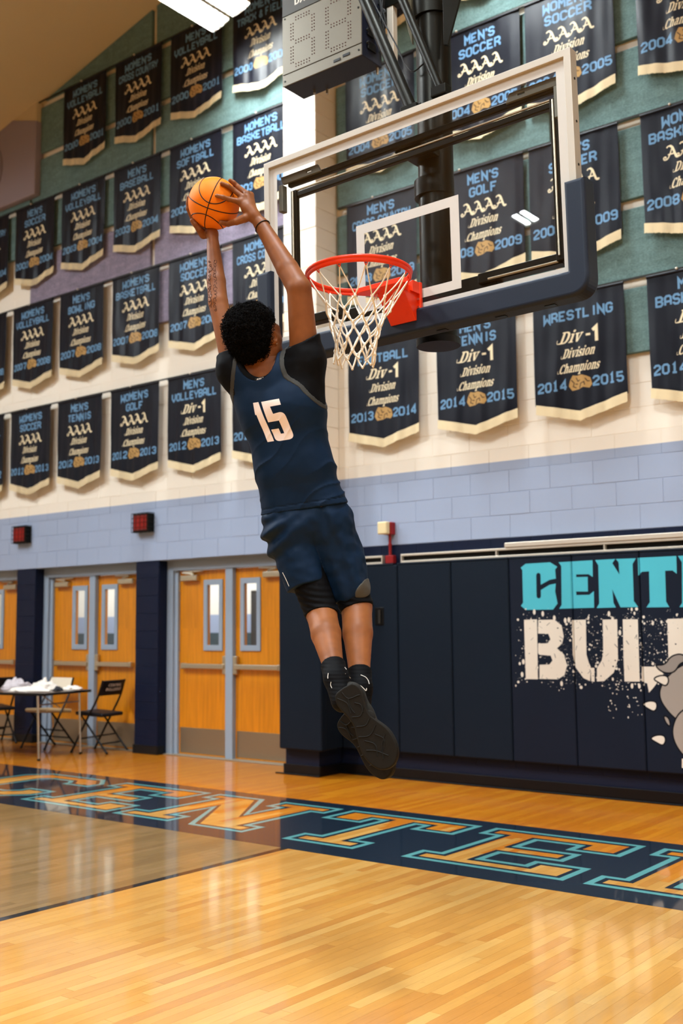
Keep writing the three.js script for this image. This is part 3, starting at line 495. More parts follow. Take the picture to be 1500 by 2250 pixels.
// ---------------------------------------------------------------- padded wall
{
  const ZP = -3.0, X0P = -1.845, X1P = 0.6, YB = 0.25, YT = 2.03, PW = 2048, PH = Math.round(2048 * (YT - YB) / (X1P - X0P));
  const art = canvas(PW, PH, (g) => {
    const k = PW / (X1P - X0P), Q = (cx, cy) => { const p = onZ(1100 + cx * 400 / 1500, 1150 + cy * 400 / 1500, ZP); return [(p.x - X0P) * k, (YT - p.y) * k]; };
    g.fillStyle = '#141b29'; g.fillRect(0, 0, PW, PH);
    const poly = (pts, fill) => { g.fillStyle = fill; g.beginPath(); pts.forEach((p, i) => { const [x, y] = Q(...p); i ? g.lineTo(x, y) : g.moveTo(x, y); }); g.closePath(); g.fill(); };
    const BLUE = '#4fb5c6', BG = '#141b29', IV = '#ded5c6';
    poly([[163, 365], [203, 333], [405, 320], [465, 357], [447, 380], [454, 470], [447, 560], [467, 660], [430, 710], [205, 713], [165, 680], [183, 652], [176, 385]], BLUE);
    g.strokeStyle = BG; g.lineCap = 'round'; g.lineWidth = 0.042 * k; { g.beginPath(); g.moveTo(...Q(309, 428)); g.lineTo(...Q(312, 598)); g.stroke(); }
    poly([[318, 512], [400, 466], [478, 450], [478, 490], [400, 506], [318, 556]], BG);
    poly([[475, 320], [755, 303], [757, 442], [722, 419], [620, 421], [620, 443], [715, 440], [717, 562], [620, 562], [622, 591], [728, 588], [766, 558], [768, 695], [480, 704], [500, 672], [497, 352]], BLUE);
    poly([[775, 302], [940, 293], [975, 418], [968, 318], [945, 293], [1112, 287], [1085, 335], [1095, 640], [1132, 690], [985, 692], [918, 545], [928, 655], [948, 693], [788, 698], [810, 660], [802, 345]], BLUE);
    poly([[918, 328], [940, 296], [970, 330], [976, 420]], BG);
    poly([[1125, 284], [1445, 268], [1449, 416], [1413, 388], [1353, 391], [1361, 645], [1388, 690], [1198, 693], [1226, 650], [1220, 395], [1160, 399], [1130, 432]], BLUE);
    poly([[1458, 268], [1800, 250], [1850, 300], [1850, 420], [1790, 480], [1850, 690], [1700, 690], [1640, 520], [1630, 690], [1470, 690], [1492, 655], [1490, 320]], BLUE);
    const ell = (cx, cy, rx, ry, fill) => { const [x, y] = Q(cx, cy), [x2, y2] = Q(cx + rx, cy + ry); g.fillStyle = fill; g.beginPath(); g.ellipse(x, y, Math.abs(x2 - x), Math.abs(y2 - y), 0, 0, 7); g.fill(); };
    // weathered lettering: bars and bowls, then chips and spatter
    poly([[190, 795], [298, 790], [305, 1285], [205, 1283]], IV);
    poly([[308, 795], [440, 793], [500, 840], [518, 930], [505, 990], [462, 1030], [520, 1080], [545, 1170], [525, 1250], [470, 1285], [318, 1282], [318, 1250], [408, 1245], [412, 1282], [318, 1282], [318, 1165], [400, 1162], [425, 1130], [410, 1090], [316, 1083], [306, 1068], [306, 990], [385, 988], [408, 955], [390, 910], [306, 908]], IV);
    poly([[585, 797], [700, 793], [705, 1080], [725, 1150], [740, 1180], [735, 1300], [680, 1275], [610, 1180], [592, 1080]], IV); poly([[838, 793], [958, 790], [965, 1120], [930, 1230], [850, 1300], [790, 1303], [792, 1190], [830, 1130], [843, 1070]], IV); poly([[738, 1190], [770, 1190], [772, 1305], [745, 1302]], IV);
    poly([[1003, 790], [1128, 790], [1140, 1170], [1145, 1304], [1018, 1303], [1010, 1100]], IV); poly([[1160, 1180], [1285, 1180], [1340, 1240], [1260, 1350], [1220, 1395], [1205, 1320], [1160, 1300]], IV);
    poly([[1370, 787], [1520, 783], [1520, 1110], [1380, 1110]], IV); poly([[1530, 783], [1750, 783], [1750, 1110], [1530, 1110]], IV);
    let s0 = seed; seed = 777;
    for (let i = 0; i < 620; i++) {
      const x = rr(120, 1520), y = rr(700, 1360) + Math.max(0, nz(x / 150, 3, 1)) * 140, b = nz(x / 90, y / 90, 2), r = Math.pow(rnd(), 4) * 13 + 2.2;
      if (b > -0.1) ell(x, y, r * rr(0.6, 1), r, IV);
    }
    for (let i = 0; i < 1700; i++) { const x = rr(150, 1480), y = rr(740, 1330), b = nz(x / 70, y / 70, 5) + 0.35 * Math.exp(-Math.pow((y - 1050) / 260, 2)); if (b > 0.18) { const r = Math.pow(rnd(), 3) * 5 + 1.2; ell(x, y, r, r * rr(0.7, 1.3), IV); } }
    for (let i = 0; i < 40; i++) ell(rr(880, 1180), 1320 + Math.pow(rnd(), 1.6) * 300, rr(2, 9), rr(2, 10), IV);
    for (const [x, y] of [[275, 730], [345, 745], [440, 780], [530, 800], [560, 795], [890, 745], [920, 790], [980, 900], [1380, 900], [175, 1245], [185, 1140], [500, 1320], [1080, 1340], [1140, 1340]]) ell(x, y, 12, 22, IV);
    for (let i = 0; i < 260; i++) { const x = rr(190, 1500), y = rr(800, 1290), r = Math.pow(rnd(), 3) * 8 + 1.2; if (nz(x / 60, y / 60, 9) > 0.12) ell(x, y, r, r * rr(0.5, 1), BG); }
    for (let i = 0; i < 40; i++) { const [x, y] = Q(rr(200, 1450), rr(800, 1280)), a = rr(-1, 1); g.strokeStyle = BG; g.lineWidth = rr(1, 4); g.beginPath(); g.moveTo(x, y); g.lineTo(x + 30 * Math.sin(a), y + 30 * Math.cos(a)); g.stroke(); }
    seed = s0;
    // grey emblem with a black outline and pale studs, cut by the picture's edge
    const blob = (pts, fill) => { g.beginPath(); const P = pts.map((p) => Q(...p)), n = P.length; for (let i = 0; i < n; i++) { const a = P[i], b = P[(i + 1) % n], m = [(a[0] + b[0]) / 2, (a[1] + b[1]) / 2]; i ? g.quadraticCurveTo(a[0], a[1], ...m) : g.moveTo((P[n - 1][0] + a[0]) / 2, (P[n - 1][1] + a[1]) / 2), i ? 0 : g.quadraticCurveTo(a[0], a[1], ...m); } g.closePath(); g.fillStyle = fill; g.fill(); g.strokeStyle = '#0c0d12'; g.lineWidth = 0.011 * k; g.stroke(); };
    blob([[1320, 1320], [1440, 1195], [1560, 1140], [1700, 1200], [1700, 1600], [1480, 1640], [1390, 1570], [1300, 1440]], '#9c938a');
    blob([[1262, 1165], [1350, 1170], [1400, 1090], [1500, 1070], [1560, 1150], [1480, 1140], [1430, 1235], [1330, 1232]], '#8f8780');
    blob([[1440, 1580], [1560, 1500], [1700, 1600], [1700, 1960], [1520, 1950], [1400, 1760]], '#a0968c');
    blob([[1335, 1580], [1385, 1600], [1400, 1680], [1360, 1650]], '#9c938a');
    for (const [x, y] of [[1275, 1270], [1180, 1480], [1250, 1760]]) blob([[x - 25, y + 12], [x + 30, y - 18], [x + 95, y - 15], [x + 110, y + 30], [x + 85, y + 75], [x + 30, y + 45]], '#ded5c6');
    poly([[1490, 1940], [1560, 1935], [1560, 2020], [1490, 2015]], '#ded5c6');
  });
  const artMat = mat(0xffffff, 0.55, { specularIntensity: 0.22, map: ctex(art), bumpMap: weaveBump, bumpScale: 0.0003 });
  const pad = (x0, x1, z0, z1, y0 = YB, y1 = 2.015, printed) => {
    const g = rbox(x1 - x0 - 0.004, y1 - y0, z1 - z0, 0, (y1 - y0) / 2, 0, 0.016, 3);
    const P = g.attributes.position, N = g.attributes.normal, U = g.attributes.uv, cx = (x0 + x1) / 2;
    for (let i = 0; i < P.count; i++) if (printed) U.setXY(i, N.getZ(i) > -0.5 ? (P.getX(i) + cx - X0P) / (X1P - X0P) : 0.001, N.getZ(i) > -0.5 ? (P.getY(i) + y0 - YB) / (YT - YB) : 0.3); else U.setXY(i, P.getX(i) * 2, P.getY(i) * 2);
    return g;
  };
  const G = 'navy vinyl wall pads', edges = [-3.735, -3.052, -2.45, -1.845, -1.237, -0.635, -0.02, 0.595];
  const lab = ['plain navy wall pad in the inner corner beside the pilaster', 'plain navy wall pad, second right of the pilaster', 'plain navy wall pad just left of the blue lettering', 'navy wall pad with the blue letter C', 'navy wall pad with blue letters E and N over white lettering', 'navy wall pad with blue letter T and the grey emblem', 'navy wall pad past the letter T at the right edge'];
  for (let i = 0; i < 7; i++) {
    const p = thing('wall_pad', lab[i], 'wall pad', V((edges[i] + edges[i + 1]) / 2, YB, (ZW + ZP) / 2 + 0.004), 0, G);
    obj('cushion', pad(edges[i], edges[i + 1], ZW + 0.008, ZP, YB, 2.015, i >= 3), i >= 3 ? artMat : M.vinyl, p);
    obj('top_flap', span(-0.3, 0.3, 2.015 - YB - 0.004, 2.03 - YB, -0.03, 0.037, 0.005), M.vinyl, p);
    if (i === 0) { const c = onZ(833, 1354, ZP); obj('pull_recess', [span(c.x - p.position.x - 0.05, c.x - p.position.x + 0.055, c.y - YB - 0.085, c.y - YB + 0.085, 0.028, 0.04, 0.006)], M.black, p); obj('pull', rod(V(c.x - p.position.x + 0.012, c.y - YB - 0.07, 0.047), V(c.x - p.position.x + 0.012, c.y - YB + 0.06, 0.047), 0.014), mat(0x4a4a48, 0.3, { metalness: 0.7 }), p); }
  }
  const a = thing('wall_pad', 'navy wall pad wrapped over the front of the white pilaster', 'wall pad', V(-3.97, YB, PIL.z + 0.045), 0, G);
  obj('cushion', pad(-4.255, -3.715, PIL.z + 0.004, PIL.z + 0.088), M.vinyl, a); obj('top_flap', span(-0.26, 0.25, 1.762, 1.785, -0.035, 0.045, 0.006), M.vinyl, a);
  const b = thing('wall_pad', 'narrow navy wall pad on the right side of the pilaster', 'wall pad', V(-3.765, YB, (PIL.z + ZP) / 2), 0, G);
  obj('cushion', span(-0.032, 0.045, 0, 1.765, (ZP - PIL.z) / 2 + 0.004, (PIL.z - ZP) / 2 + 0.0, 0.016), M.vinyl, b);
}

// ---------------------------------------------------------------- small wall fittings
{
  for (const [x, label] of [[-9.04, 'red caged wall clock display above the left navy door column'], [-6.69, 'red caged wall clock display above the navy column between door pairs']]) {
    const c = thing('caged_clock', label, 'clock', V(x, 2.66, ZW), 0, 'red wall displays in wire cages');
    obj('case', span(-0.142, 0.142, -0.105, 0.105, 0, 0.085, 0.008), M.darkMetal, c);
    const d = obj('display_screen', span(-0.125, 0.105, -0.09, 0.09, 0.085, 0.088), new THREE.MeshStandardMaterial({ color: 0x2a0604, roughness: 0.3, emissive: 0xff1a10, emissiveIntensity: 0.1 }), c); d.castShadow = false;
    obj('segment_lamp', [-0.08, -0.01, 0.06].flatMap((q) => [span(q - 0.026, q - 0.016, -0.065, 0.065, 0.088, 0.09), span(q + 0.016, q + 0.026, -0.065, 0.065, 0.088, 0.09), span(q - 0.02, q + 0.02, -0.005, 0.005, 0.088, 0.09), span(q - 0.02, q + 0.02, 0.058, 0.068, 0.088, 0.09), span(q - 0.02, q + 0.02, -0.068, -0.058, 0.088, 0.09)]), new THREE.MeshStandardMaterial({ color: 0x300000, emissive: 0xff2a18, emissiveIntensity: 0.35 }), c);
    const w = []; for (let i = 0; i <= 4; i++) { const q = -0.145 + i * 0.0725; w.push(rod(V(q, -0.11, 0.1), V(q, 0.11, 0.1), 0.0035, 0.0035, 6), rod(V(q, 0.11, 0.1), V(q, 0.11, 0), 0.0035, 0.0035, 6), rod(V(q, -0.11, 0.1), V(q, -0.11, 0), 0.0035, 0.0035, 6)); }
    for (let i = 0; i <= 4; i++) { const q = -0.11 + i * 0.055; w.push(rod(V(-0.145, q, 0.1), V(0.145, q, 0.1), 0.0035, 0.0035, 6), rod(V(0.145, q, 0.1), V(0.145, q, 0), 0.0035, 0.0035, 6), rod(V(-0.145, q, 0.1), V(-0.145, q, 0), 0.0035, 0.0035, 6)); }
    obj('wire_cage', w, M.darkMetal, c);
    const l = new THREE.RectAreaLight(0xff2010, 0.2, 0.22, 0.1); l.position.set(-0.01, 0, 0.0925); l.lookAt(V(x, 2.66, ZW + 3)); l.rotation.set(0, Math.PI, 0); c.add(l);
  }
  const s = thing('fire_alarm', 'cream fire alarm sounder on a red box and conduit above the pads', 'fire alarm', V(-3.17, 2.37, ZW));
  obj('back_box', span(-0.045, 0.055, -0.06, 0.06, 0, 0.07, 0.006), M.redPaint, s);
  obj('sounder', span(-0.07, 0.04, -0.058, 0.062, 0.07, 0.13, 0.012), mat(0xe6d3a4, 0.5), s);
  obj('conduit', [rod(V(0.01, -0.05, 0.03), V(0.01, -0.27, 0.03), 0.014), rod(V(0.01, -0.15, 0.03), V(0.01, -0.165, 0.03), 0.02)], M.redPaint, s);
  obj('pull_station', span(-0.035, 0.06, -0.34, -0.26, 0, 0.055, 0.008), M.redPaint, s);
  const channel = (x0, x1, y0, y1, label) => {
    const r = thing('wall_track', label, 'wall track', V((x0 + x1) / 2, (y0 + y1) / 2, ZW), 0, 'metal tracks above the wall pads'), w = (x1 - x0) / 2, h = (y1 - y0) / 2;
    obj('rail', span(-w, w, h - 0.02, h, 0, 0.05, 0.004), M.alu, r); obj('rail', span(-w, w, -h, -h + 0.02, 0, 0.05, 0.004), M.alu, r);
    obj('back', span(-w, w, -h + 0.02, h - 0.02, 0, 0.012), M.black, r);
    if (w > 1) obj('cover_strip', span(-1.89 - (x0 + x1) / 2, w, h + 0.003, h + 0.045, 0, 0.06, 0.006), M.alu, r);
    for (let x = -w; x <= w + 0.01; x += w * 2 / Math.max(1, Math.round(w * 2 / 1.1))) obj('end_post', span(x - 0.006, x + 0.006, -h, h, 0, 0.048, 0.002), M.alu, r);
  };
  channel(-3.7, -3.25, 2.03, 2.112, 'short metal track above the pads, left of the fire alarm conduit');
  channel(-3.02, 3.2, 2.03, 2.115, 'long metal track running right above the pads');
  
}
// ---------------------------------------------------------------- lamps
function highBay(x, z, label, group, lined, scale) {
  const o = thing('high_bay_light', label, 'ceiling light', V(x, LAMP_Y, z), 0, group); o.rotation.z = 0.2;
  const em = new THREE.MeshStandardMaterial({ color: 0x222222, emissive: LAMP_TINT, emissiveIntensity: 9 });
  const added_louver = mat(0xbdb8ae, 0.4, { metalness: 0.6 });
  for (const s of [-1, 1]) {
    obj('reflector', [prism([[-0.135, -0.02], [-0.12, 0.085], [0.12, 0.085], [0.135, -0.02], [0.13, -0.02], [0.116, 0.08], [-0.116, 0.08], [-0.13, -0.02]], 1.2).translate(s * 0.158, 0, -0.6), span(s * 0.158 - 0.132, s * 0.158 + 0.132, -0.02, 0.08, -0.606, -0.6), span(s * 0.158 - 0.132, s * 0.158 + 0.132, -0.02, 0.08, 0.6, 0.606)], M.white, o);
    const t = obj('tube_lamp', [-0.08, 0, 0.08].map((q) => rod(V(s * 0.158 + q, 0.06, -0.58), V(s * 0.158 + q, 0.06, 0.58), 0.014)), em, o); t.castShadow = false;
    const lv = [-0.04, 0.04].map((q) => span(s * 0.158 + q - 0.001, s * 0.158 + q + 0.001, -0.018, 0.04, -0.6, 0.6)); if (lined) for (let i = 1; i < 14; i++) lv.push(span(s * 0.158 - 0.128, s * 0.158 + 0.128, -0.018, 0.04, -0.6 + i * 1.2 / 14 - 0.001, -0.6 + i * 1.2 / 14 + 0.001));
    if (lined) obj('added_louver', lv, added_louver, o);  // added baffle grid, shapes the lamp's cutoff on the upper wall
    const q = scale ?? 1, l = new THREE.RectAreaLight(LAMP_TINT, LAMP_NITS * (lined ? 1.25 : 1), 0.22 * q, 1.16 * q); l.position.set(s * 0.158, 0.0435, 0); l.rotation.x = -Math.PI / 2; o.add(l);
  }
  const w = []; for (let i = 0; i <= 10; i++) for (const s of [-1, 1]) { const q = -0.6 + i * 0.12; w.push(tube([V(s * 0.158 - 0.14, 0.01, q), V(s * 0.158 - 0.13, -0.03, q), V(s * 0.158 + 0.13, -0.03, q), V(s * 0.158 + 0.14, 0.01, q)], 0.0025, 8, 5)); }
  for (const s of [-1, 1]) for (const q of [-0.13, -0.04, 0.04, 0.13]) w.push(rod(V(s * 0.158 + q, -0.03, -0.6), V(s * 0.158 + q, -0.03, 0.6), 0.0025, 0.0025, 5));
  for (const s of [-1, 1]) for (const e of [-1, 1]) for (const q of [-0.13, -0.065, 0, 0.065, 0.13]) w.push(rod(V(s * 0.158 + q, -0.03, e * 0.6), V(s * 0.158 + q, 0.05, e * 0.6), 0.0025, 0.0025, 5));
  obj('wire_guard', w, M.alu, o);
  obj('spine', [span(-0.03, 0.03, 0.05, 0.14, -0.5, 0.5, 0.01)], M.darkMetal, o);
  obj('hanger', [rod(V(0, 0.14, -0.4), V(0.18 + 0.02 * 1, 1.0 + (x > -6 ? 0.2 : -0.5), -0.4), 0.004), rod(V(0, 0.14, 0.4), V(0.2, 1.0 + (x > -6 ? 0.2 : -0.5), 0.4), 0.004)], M.alu, o);
  if (scale) o.scale.setScalar(scale);
  return o;
}
LAMP_SPOTS.forEach(([x, z, k], i) => highBay(x, z, i ? 'fluorescent high-bay lamp with wire guard hung over the court outside the picture' : 'lit fluorescent high-bay lamp with wire guard at the top of the picture', i ? 'high-bay lamps outside the picture' : undefined, i < 2, k));

// ---------------------------------------------------------------- basketball goal
{
  const goal = thing('basketball_goal', 'glass backboard with orange rim, white net and navy edge padding on a black mast', 'basketball goal', V(0, 3.43, 1.22));
  goal.rotation.z = 0.0154;
  const Wd = 0.914, Hb = -0.534, Ht = 0.534, ring = (x, y0, y1, t, u = t) => [[[-x, y0], [x, y0], [x, y1], [-x, y1]], [[-x + t, y0 + u], [-x + t, y1 - u], [x - t, y1 - u], [x - t, y0 + u]]];
  const whiteP = mat(0xc3bdb4, 0.4), frameM = mat(0xbfb7aa, 0.35, { metalness: 0.2 });
  { const [o, h] = ring(Wd, Hb, Ht, 0.03); obj('edge_frame', prism(o, 0.056, 0.002, [h]).translate(0, 0, -0.056), frameM, goal); }
  obj('screws', [-0.4, -0.2, 0, 0.2, 0.4].flatMap((y) => [rod(V(Wd + 0.001, y, -0.03), V(Wd + 0.004, y, -0.03), 0.006)]), M.darkMetal, goal);
  obj('glass_pane', span(-Wd + 0.028, Wd - 0.028, Hb + 0.028, Ht - 0.028, -0.016, -0.015), M.clear, goal);
  { const [o, h] = ring(Wd - 0.029, Hb + 0.029, Ht - 0.029, 0.05, 0.05); obj('painted_border', prism(o, 0.001, 0, [h]).translate(0, 0, -0.0145), whiteP, goal); }
  { const o = [[-0.305, -0.43], [0.305, -0.43], [0.305, 0.027], [-0.305, 0.027]], h = [[-0.255, -0.385], [-0.255, -0.022], [0.255, -0.022], [0.255, -0.385]]; obj('target_square', prism(o, 0.001, 0, [h]).translate(0, 0, -0.0145), whiteP, goal); }
  // padding along the foot, turned up at both corners
  { const a = Wd + 0.03, b = Wd - 0.032, y = Hb - 0.052, t = Hb + 0.03, up = -0.1;
    const s = new THREE.Shape(); s.moveTo(-a, up); s.lineTo(-a, y + 0.07); s.quadraticCurveTo(-a, y, -a + 0.07, y); s.lineTo(a - 0.07, y); s.quadraticCurveTo(a, y, a, y + 0.07); s.lineTo(a, up); s.lineTo(b, up); s.lineTo(b, t + 0.02); s.quadraticCurveTo(b, t, b - 0.02, t); s.lineTo(-b + 0.02, t); s.quadraticCurveTo(-b, t, -b, t + 0.02); s.lineTo(-b, up); s.closePath();
    const g = new THREE.ExtrudeGeometry(s, { depth: 0.075, bevelEnabled: true, bevelSize: 0.018, bevelThickness: 0.02, bevelSegments: 5, curveSegments: 10 }).translate(0, 0, -0.068);
    obj('edge_padding', g, mat(0x17202f, 0.5, { bumpMap: weaveBump, bumpScale: 0.0002 }), goal);
    for (const x of [-0.62, 0.18, 0.5, 0.75]) obj('padding_clip', span(x - 0.025, x + 0.025, y - 0.021, y - 0.012, -0.05, -0.02), M.black, goal);
  }
  // steel frame behind the glass
  obj('support_frame', [span(-0.8, 0.82, 0.39, 0.425, -0.09, -0.06, 0.008), span(-0.78, 0.8, 0.318, 0.35, -0.09, -0.06, 0.006), span(-0.79, -0.45, -0.395, -0.345, -0.13, -0.07, 0.006), span(0.36, 0.8, -0.41, -0.36, -0.13, -0.07, 0.006), span(-0.45, 0.45, -0.44, -0.36, -0.16, -0.09, 0.006)], M.darkMetal, goal);
  obj('frame_upright', [span(-0.775, -0.735, -0.4, 0.36, -0.085, -0.055, 0.004)], M.darkMetal, goal); obj('frame_upright', [span(0.775, 0.815, -0.4, 0.36, -0.085, -0.055, 0.004)], M.darkMetal, goal);
  obj('bright_strip', [rod(V(-0.755, -0.38, -0.05), V(-0.755, 0.35, -0.05), 0.006), rod(V(0.795, -0.38, -0.05), V(0.795, 0.35, -0.05), 0.006), span(-0.76, 0.8, 0.353, 0.362, -0.07, -0.058, 0.003), rod(V(0.42, -0.4, -0.065), V(0.78, -0.4, -0.065), 0.006)], M.steel, goal);
  for (const s of [-1, 1]) { obj('corner_bracket', [prism([[s * 0.56, 0.41], [s * 0.82, 0.41], [s * 0.835, 0.45], [s * 0.58, 0.45]].slice(0, 4), 0.012, 0.002, [[[s * 0.62, 0.424], [s * 0.62, 0.438], [s * 0.66, 0.438], [s * 0.66, 0.424]]]).translate(0, 0, -0.06), span(s * 0.825 - 0.014, s * 0.825 + 0.014, 0.25, 0.4, -0.07, -0.03, 0.004)], mat(0x6d6c62, 0.5, { metalness: 0.4 }), goal); }
  // rim: ring on a plate, with a bracket housing
  const orange = mat(0xe23306, 0.4, { clearcoat: 0.3, clearcoatRoughness: 0.2 }), RY = 3.048 - 3.43 - 0.012, RZ = 0.151 + 0.2286, RR = 0.2286 + 0.009;
  obj('rim', [new THREE.TorusGeometry(RR, 0.0095, 14, 96).rotateX(Math.PI / 2).translate(0, RY, RZ), new THREE.TorusGeometry(RR - 0.002, 0.005, 10, 96).rotateX(Math.PI / 2).translate(0, RY - 0.021, RZ), new THREE.LatheGeometry([[RR + 0.004, -0.004], [RR + 0.005, -0.02], [RR + 0.001, -0.024], [RR - 0.003, -0.02], [RR, -0.004]].map((p) => new THREE.Vector2(...p)), 96).translate(0, RY, RZ)], orange, goal);
  const zf = RZ - RR;
  const side = (pts, w, x = 0) => prism(pts.map(([z, y]) => [z, y + RY]), w - 0.006, 0.003).rotateY(-Math.PI / 2).translate(x + w / 2 - 0.003, 0, 0);
  obj('rim_bracket', [prism([[-0.09, RY + 0.03], [0.09, RY + 0.03], [0.09, RY - 0.15], [-0.09, RY - 0.15]], 0.014, 0.003),
    side([[0.006, 0.004], [0.006, -0.152], [0.03, -0.152], [0.125, -0.032], [0.15, -0.024], [0.15, 0.004]], 0.15),
    prism([[0.062, RY + 0.02], [0.088, RY + 0.026], [0.088, RY - 0.022], [0.07, RY - 0.016]], 0.075, 0.003), prism([[-0.062, RY + 0.02], [-0.088, RY + 0.026], [-0.088, RY - 0.022], [-0.07, RY - 0.016]].reverse(), 0.075, 0.003),
    prism([[-0.075, 0.1], [0.075, 0.1], [0.15, 0.2], [0.115, 0.225], [-0.115, 0.225], [-0.15, 0.2]], 0.02, 0.002).rotateX(Math.PI / 2).translate(0, RY - 0.004, 0)], orange, goal); void zf;
  obj('bracket_bolts', [[-0.082, -0.05], [0.082, -0.05], [-0.082, -0.12], [0.082, -0.09]].map(([x, y]) => rod(V(x, RY + y, 0.01), V(x, RY + y, 0.022), 0.007, 0.006, 6)).concat([rod(V(0.1, RY - 0.012, 0.2), V(0.105, RY - 0.02, 0.21), 0.007)]), M.chrome, goal);
  const hooks = []; for (let i = 0; i < 12; i++) { const a = (i + 0.5) / 12 * 2 * Math.PI; hooks.push(tube([V(Math.cos(a - .04) * (RR - .004), RY - 0.02, RZ + Math.sin(a - .04) * (RR - .004)), V(Math.cos(a) * (RR - .012), RY - 0.036, RZ + Math.sin(a) * (RR - .012)), V(Math.cos(a + .04) * (RR - .004), RY - 0.02, RZ + Math.sin(a + .04) * (RR - .004))], 0.0025, 8, 6)); }
  obj('net_hooks', hooks, orange, goal);
  // net: twelve loops knotted into diamonds, hanging a little askew
  { const s0 = seed; seed = 99;
    const N = 12, rows = [[0.03, 0.226], [0.15, 0.155], [0.205, 0.126], [0.26, 0.108], [0.315, 0.098], [0.365, 0.094], [0.415, 0.094]], P = [];
    rows.forEach(([y, r], j) => { P.push([]); for (let i = 0; i < N; i++) { const a = (i + 0.5 + (j & 1 ? 0.5 : 0)) / N * 2 * Math.PI + (j ? rr(-0.07, 0.07) : 0), q = r * (j ? rr(0.88, 1.1) : 1); P[j].push(V(Math.cos(a) * q - (j ? 0.012 * j * 0.5 : 0), RY - y + (j ? rr(-0.014, 0.014) : 0), RZ + Math.sin(a) * q)); } });
    const cords = [], knots = [];
    for (let j = 0; j < rows.length - 1; j++) for (let i = 0; i < N; i++) for (const d of [0, 1]) {
      const a = P[j][i], b = P[j + 1][(i + (j & 1 ? d : d - 1) + N) % N], m = a.clone().lerp(b, 0.5); m.y -= 0.004; m.x += rr(-0.006, 0.006); m.z += rr(-0.006, 0.006);
      cords.push(tube([a, m, b], j ? 0.0043 : 0.0032, 8, 6));
      if (d && j) knots.push(new THREE.SphereGeometry(0.0075, 7, 5).scale(1, 1.5, 1).translate(a.x, a.y, a.z));
    }
    const last = P[rows.length - 1]; for (let i = 0; i < N; i++) knots.push(new THREE.SphereGeometry(0.006, 7, 5).translate(last[i].x, last[i].y, last[i].z));
    seed = s0;
    const nm = mat(0xf0e6d4, 0.8); const n = obj('net', cords, nm, goal); n.userData.label = 'white cord net'; obj('knots', knots, nm, n).userData.kind = 'stuff';
  }
  // mast, braces and collar behind the board
  const mz = -0.33, mx = -0.03;
  obj('mast', [rod(V(mx, -0.56, mz), V(mx + 0.09, 5.7, mz), 0.092, 0.092, 28)], mat(0x1b1a15, 0.34, { metalness: 0.7 }), goal);
  obj('mast_cap', rod(V(mx - 0.005, -0.585, mz), V(mx - 0.005, -0.55, mz), 0.112, 0.112, 28), M.black, goal); obj('mast_collar', rod(V(mx, -0.4, mz), V(mx, -0.34, mz), 0.102, 0.102, 28), M.black, goal);
  obj('mast_collar', rod(V(mx, 0.2, mz), V(mx, 0.29, mz), 0.104, 0.104, 28), M.darkMetal, goal); obj('mast_collar', rod(V(mx + 0.02, 1.17, mz), V(mx + 0.02, 1.27, mz), 0.106, 0.106, 28), M.darkMetal, goal);
  obj('mount_arm', [span(-0.11, 0.05, 0.38, 0.42, mz - 0.02, -0.09, 0.01), span(-0.11, 0.05, -0.45, -0.37, mz - 0.02, -0.1, 0.01)], M.darkMetal, goal);
  const toLocal = (p) => goal.worldToLocal(p.clone()); goal.updateMatrixWorld(true);
  const b0 = toLocal(onZ(903, 238, 1.12)), b1 = toLocal(onZ(795, -14, 1.12)), dir = b1.clone().sub(b0);
  obj('brace', [rod(b0, b0.clone().addScaledVector(dir, 3), 0.031, 0.031, 16), span(b0.x - 0.05, b0.x + 0.05, b0.y - 0.03, b0.y + 0.01, b0.z - 0.03, b0.z + 0.03, 0.006), rod(b0.clone().add(V(-0.1, -0.02, 0)), b0.clone().add(V(0.06, 0.0, 0)), 0.01)], M.darkMetal, goal);
  const c0 = toLocal(onZ(968, 200, 1.14)), c1 = toLocal(onZ(872, -30, 1.14)), cd = c1.clone().sub(c0);
  obj('brace', [rod(c0, c0.clone().addScaledVector(cd, 3), 0.02, 0.03, 10), span(c0.x - 0.045, c0.x + 0.045, c0.y - 0.03, c0.y + 0.02, c0.z - 0.03, c0.z + 0.03, 0.006)], M.darkMetal, goal);
  // gusset plates either side of the mast
  const gus = (pts, z) => { const P = pts.map(([x, y]) => { const p = toLocal(onZ(x, y, z)); return [p.x, p.y]; }); return prism(P, 0.012, 0.002).translate(0, 0, toLocal(V(0, 3.4, z)).z); };
  obj('gusset_plate', [gus([[876, -40], [905, -40], [908, 98], [900, 70]], 0.98)], mat(0x55503f, 0.5, { metalness: 0.5 }), goal);
  obj('gusset_plate', [gus([[975, -40], [1022, -40], [985, 100], [978, 100]], 0.96)], M.darkMetal, goal);
  obj('cable', [tube([toLocal(onZ(818, 0, 1.0)), toLocal(onZ(868, 95, 1.0)), toLocal(onZ(905, 158, 1.0)), toLocal(onZ(930, 140, 1.0))], 0.004, 30, 6)], M.black, goal);
}

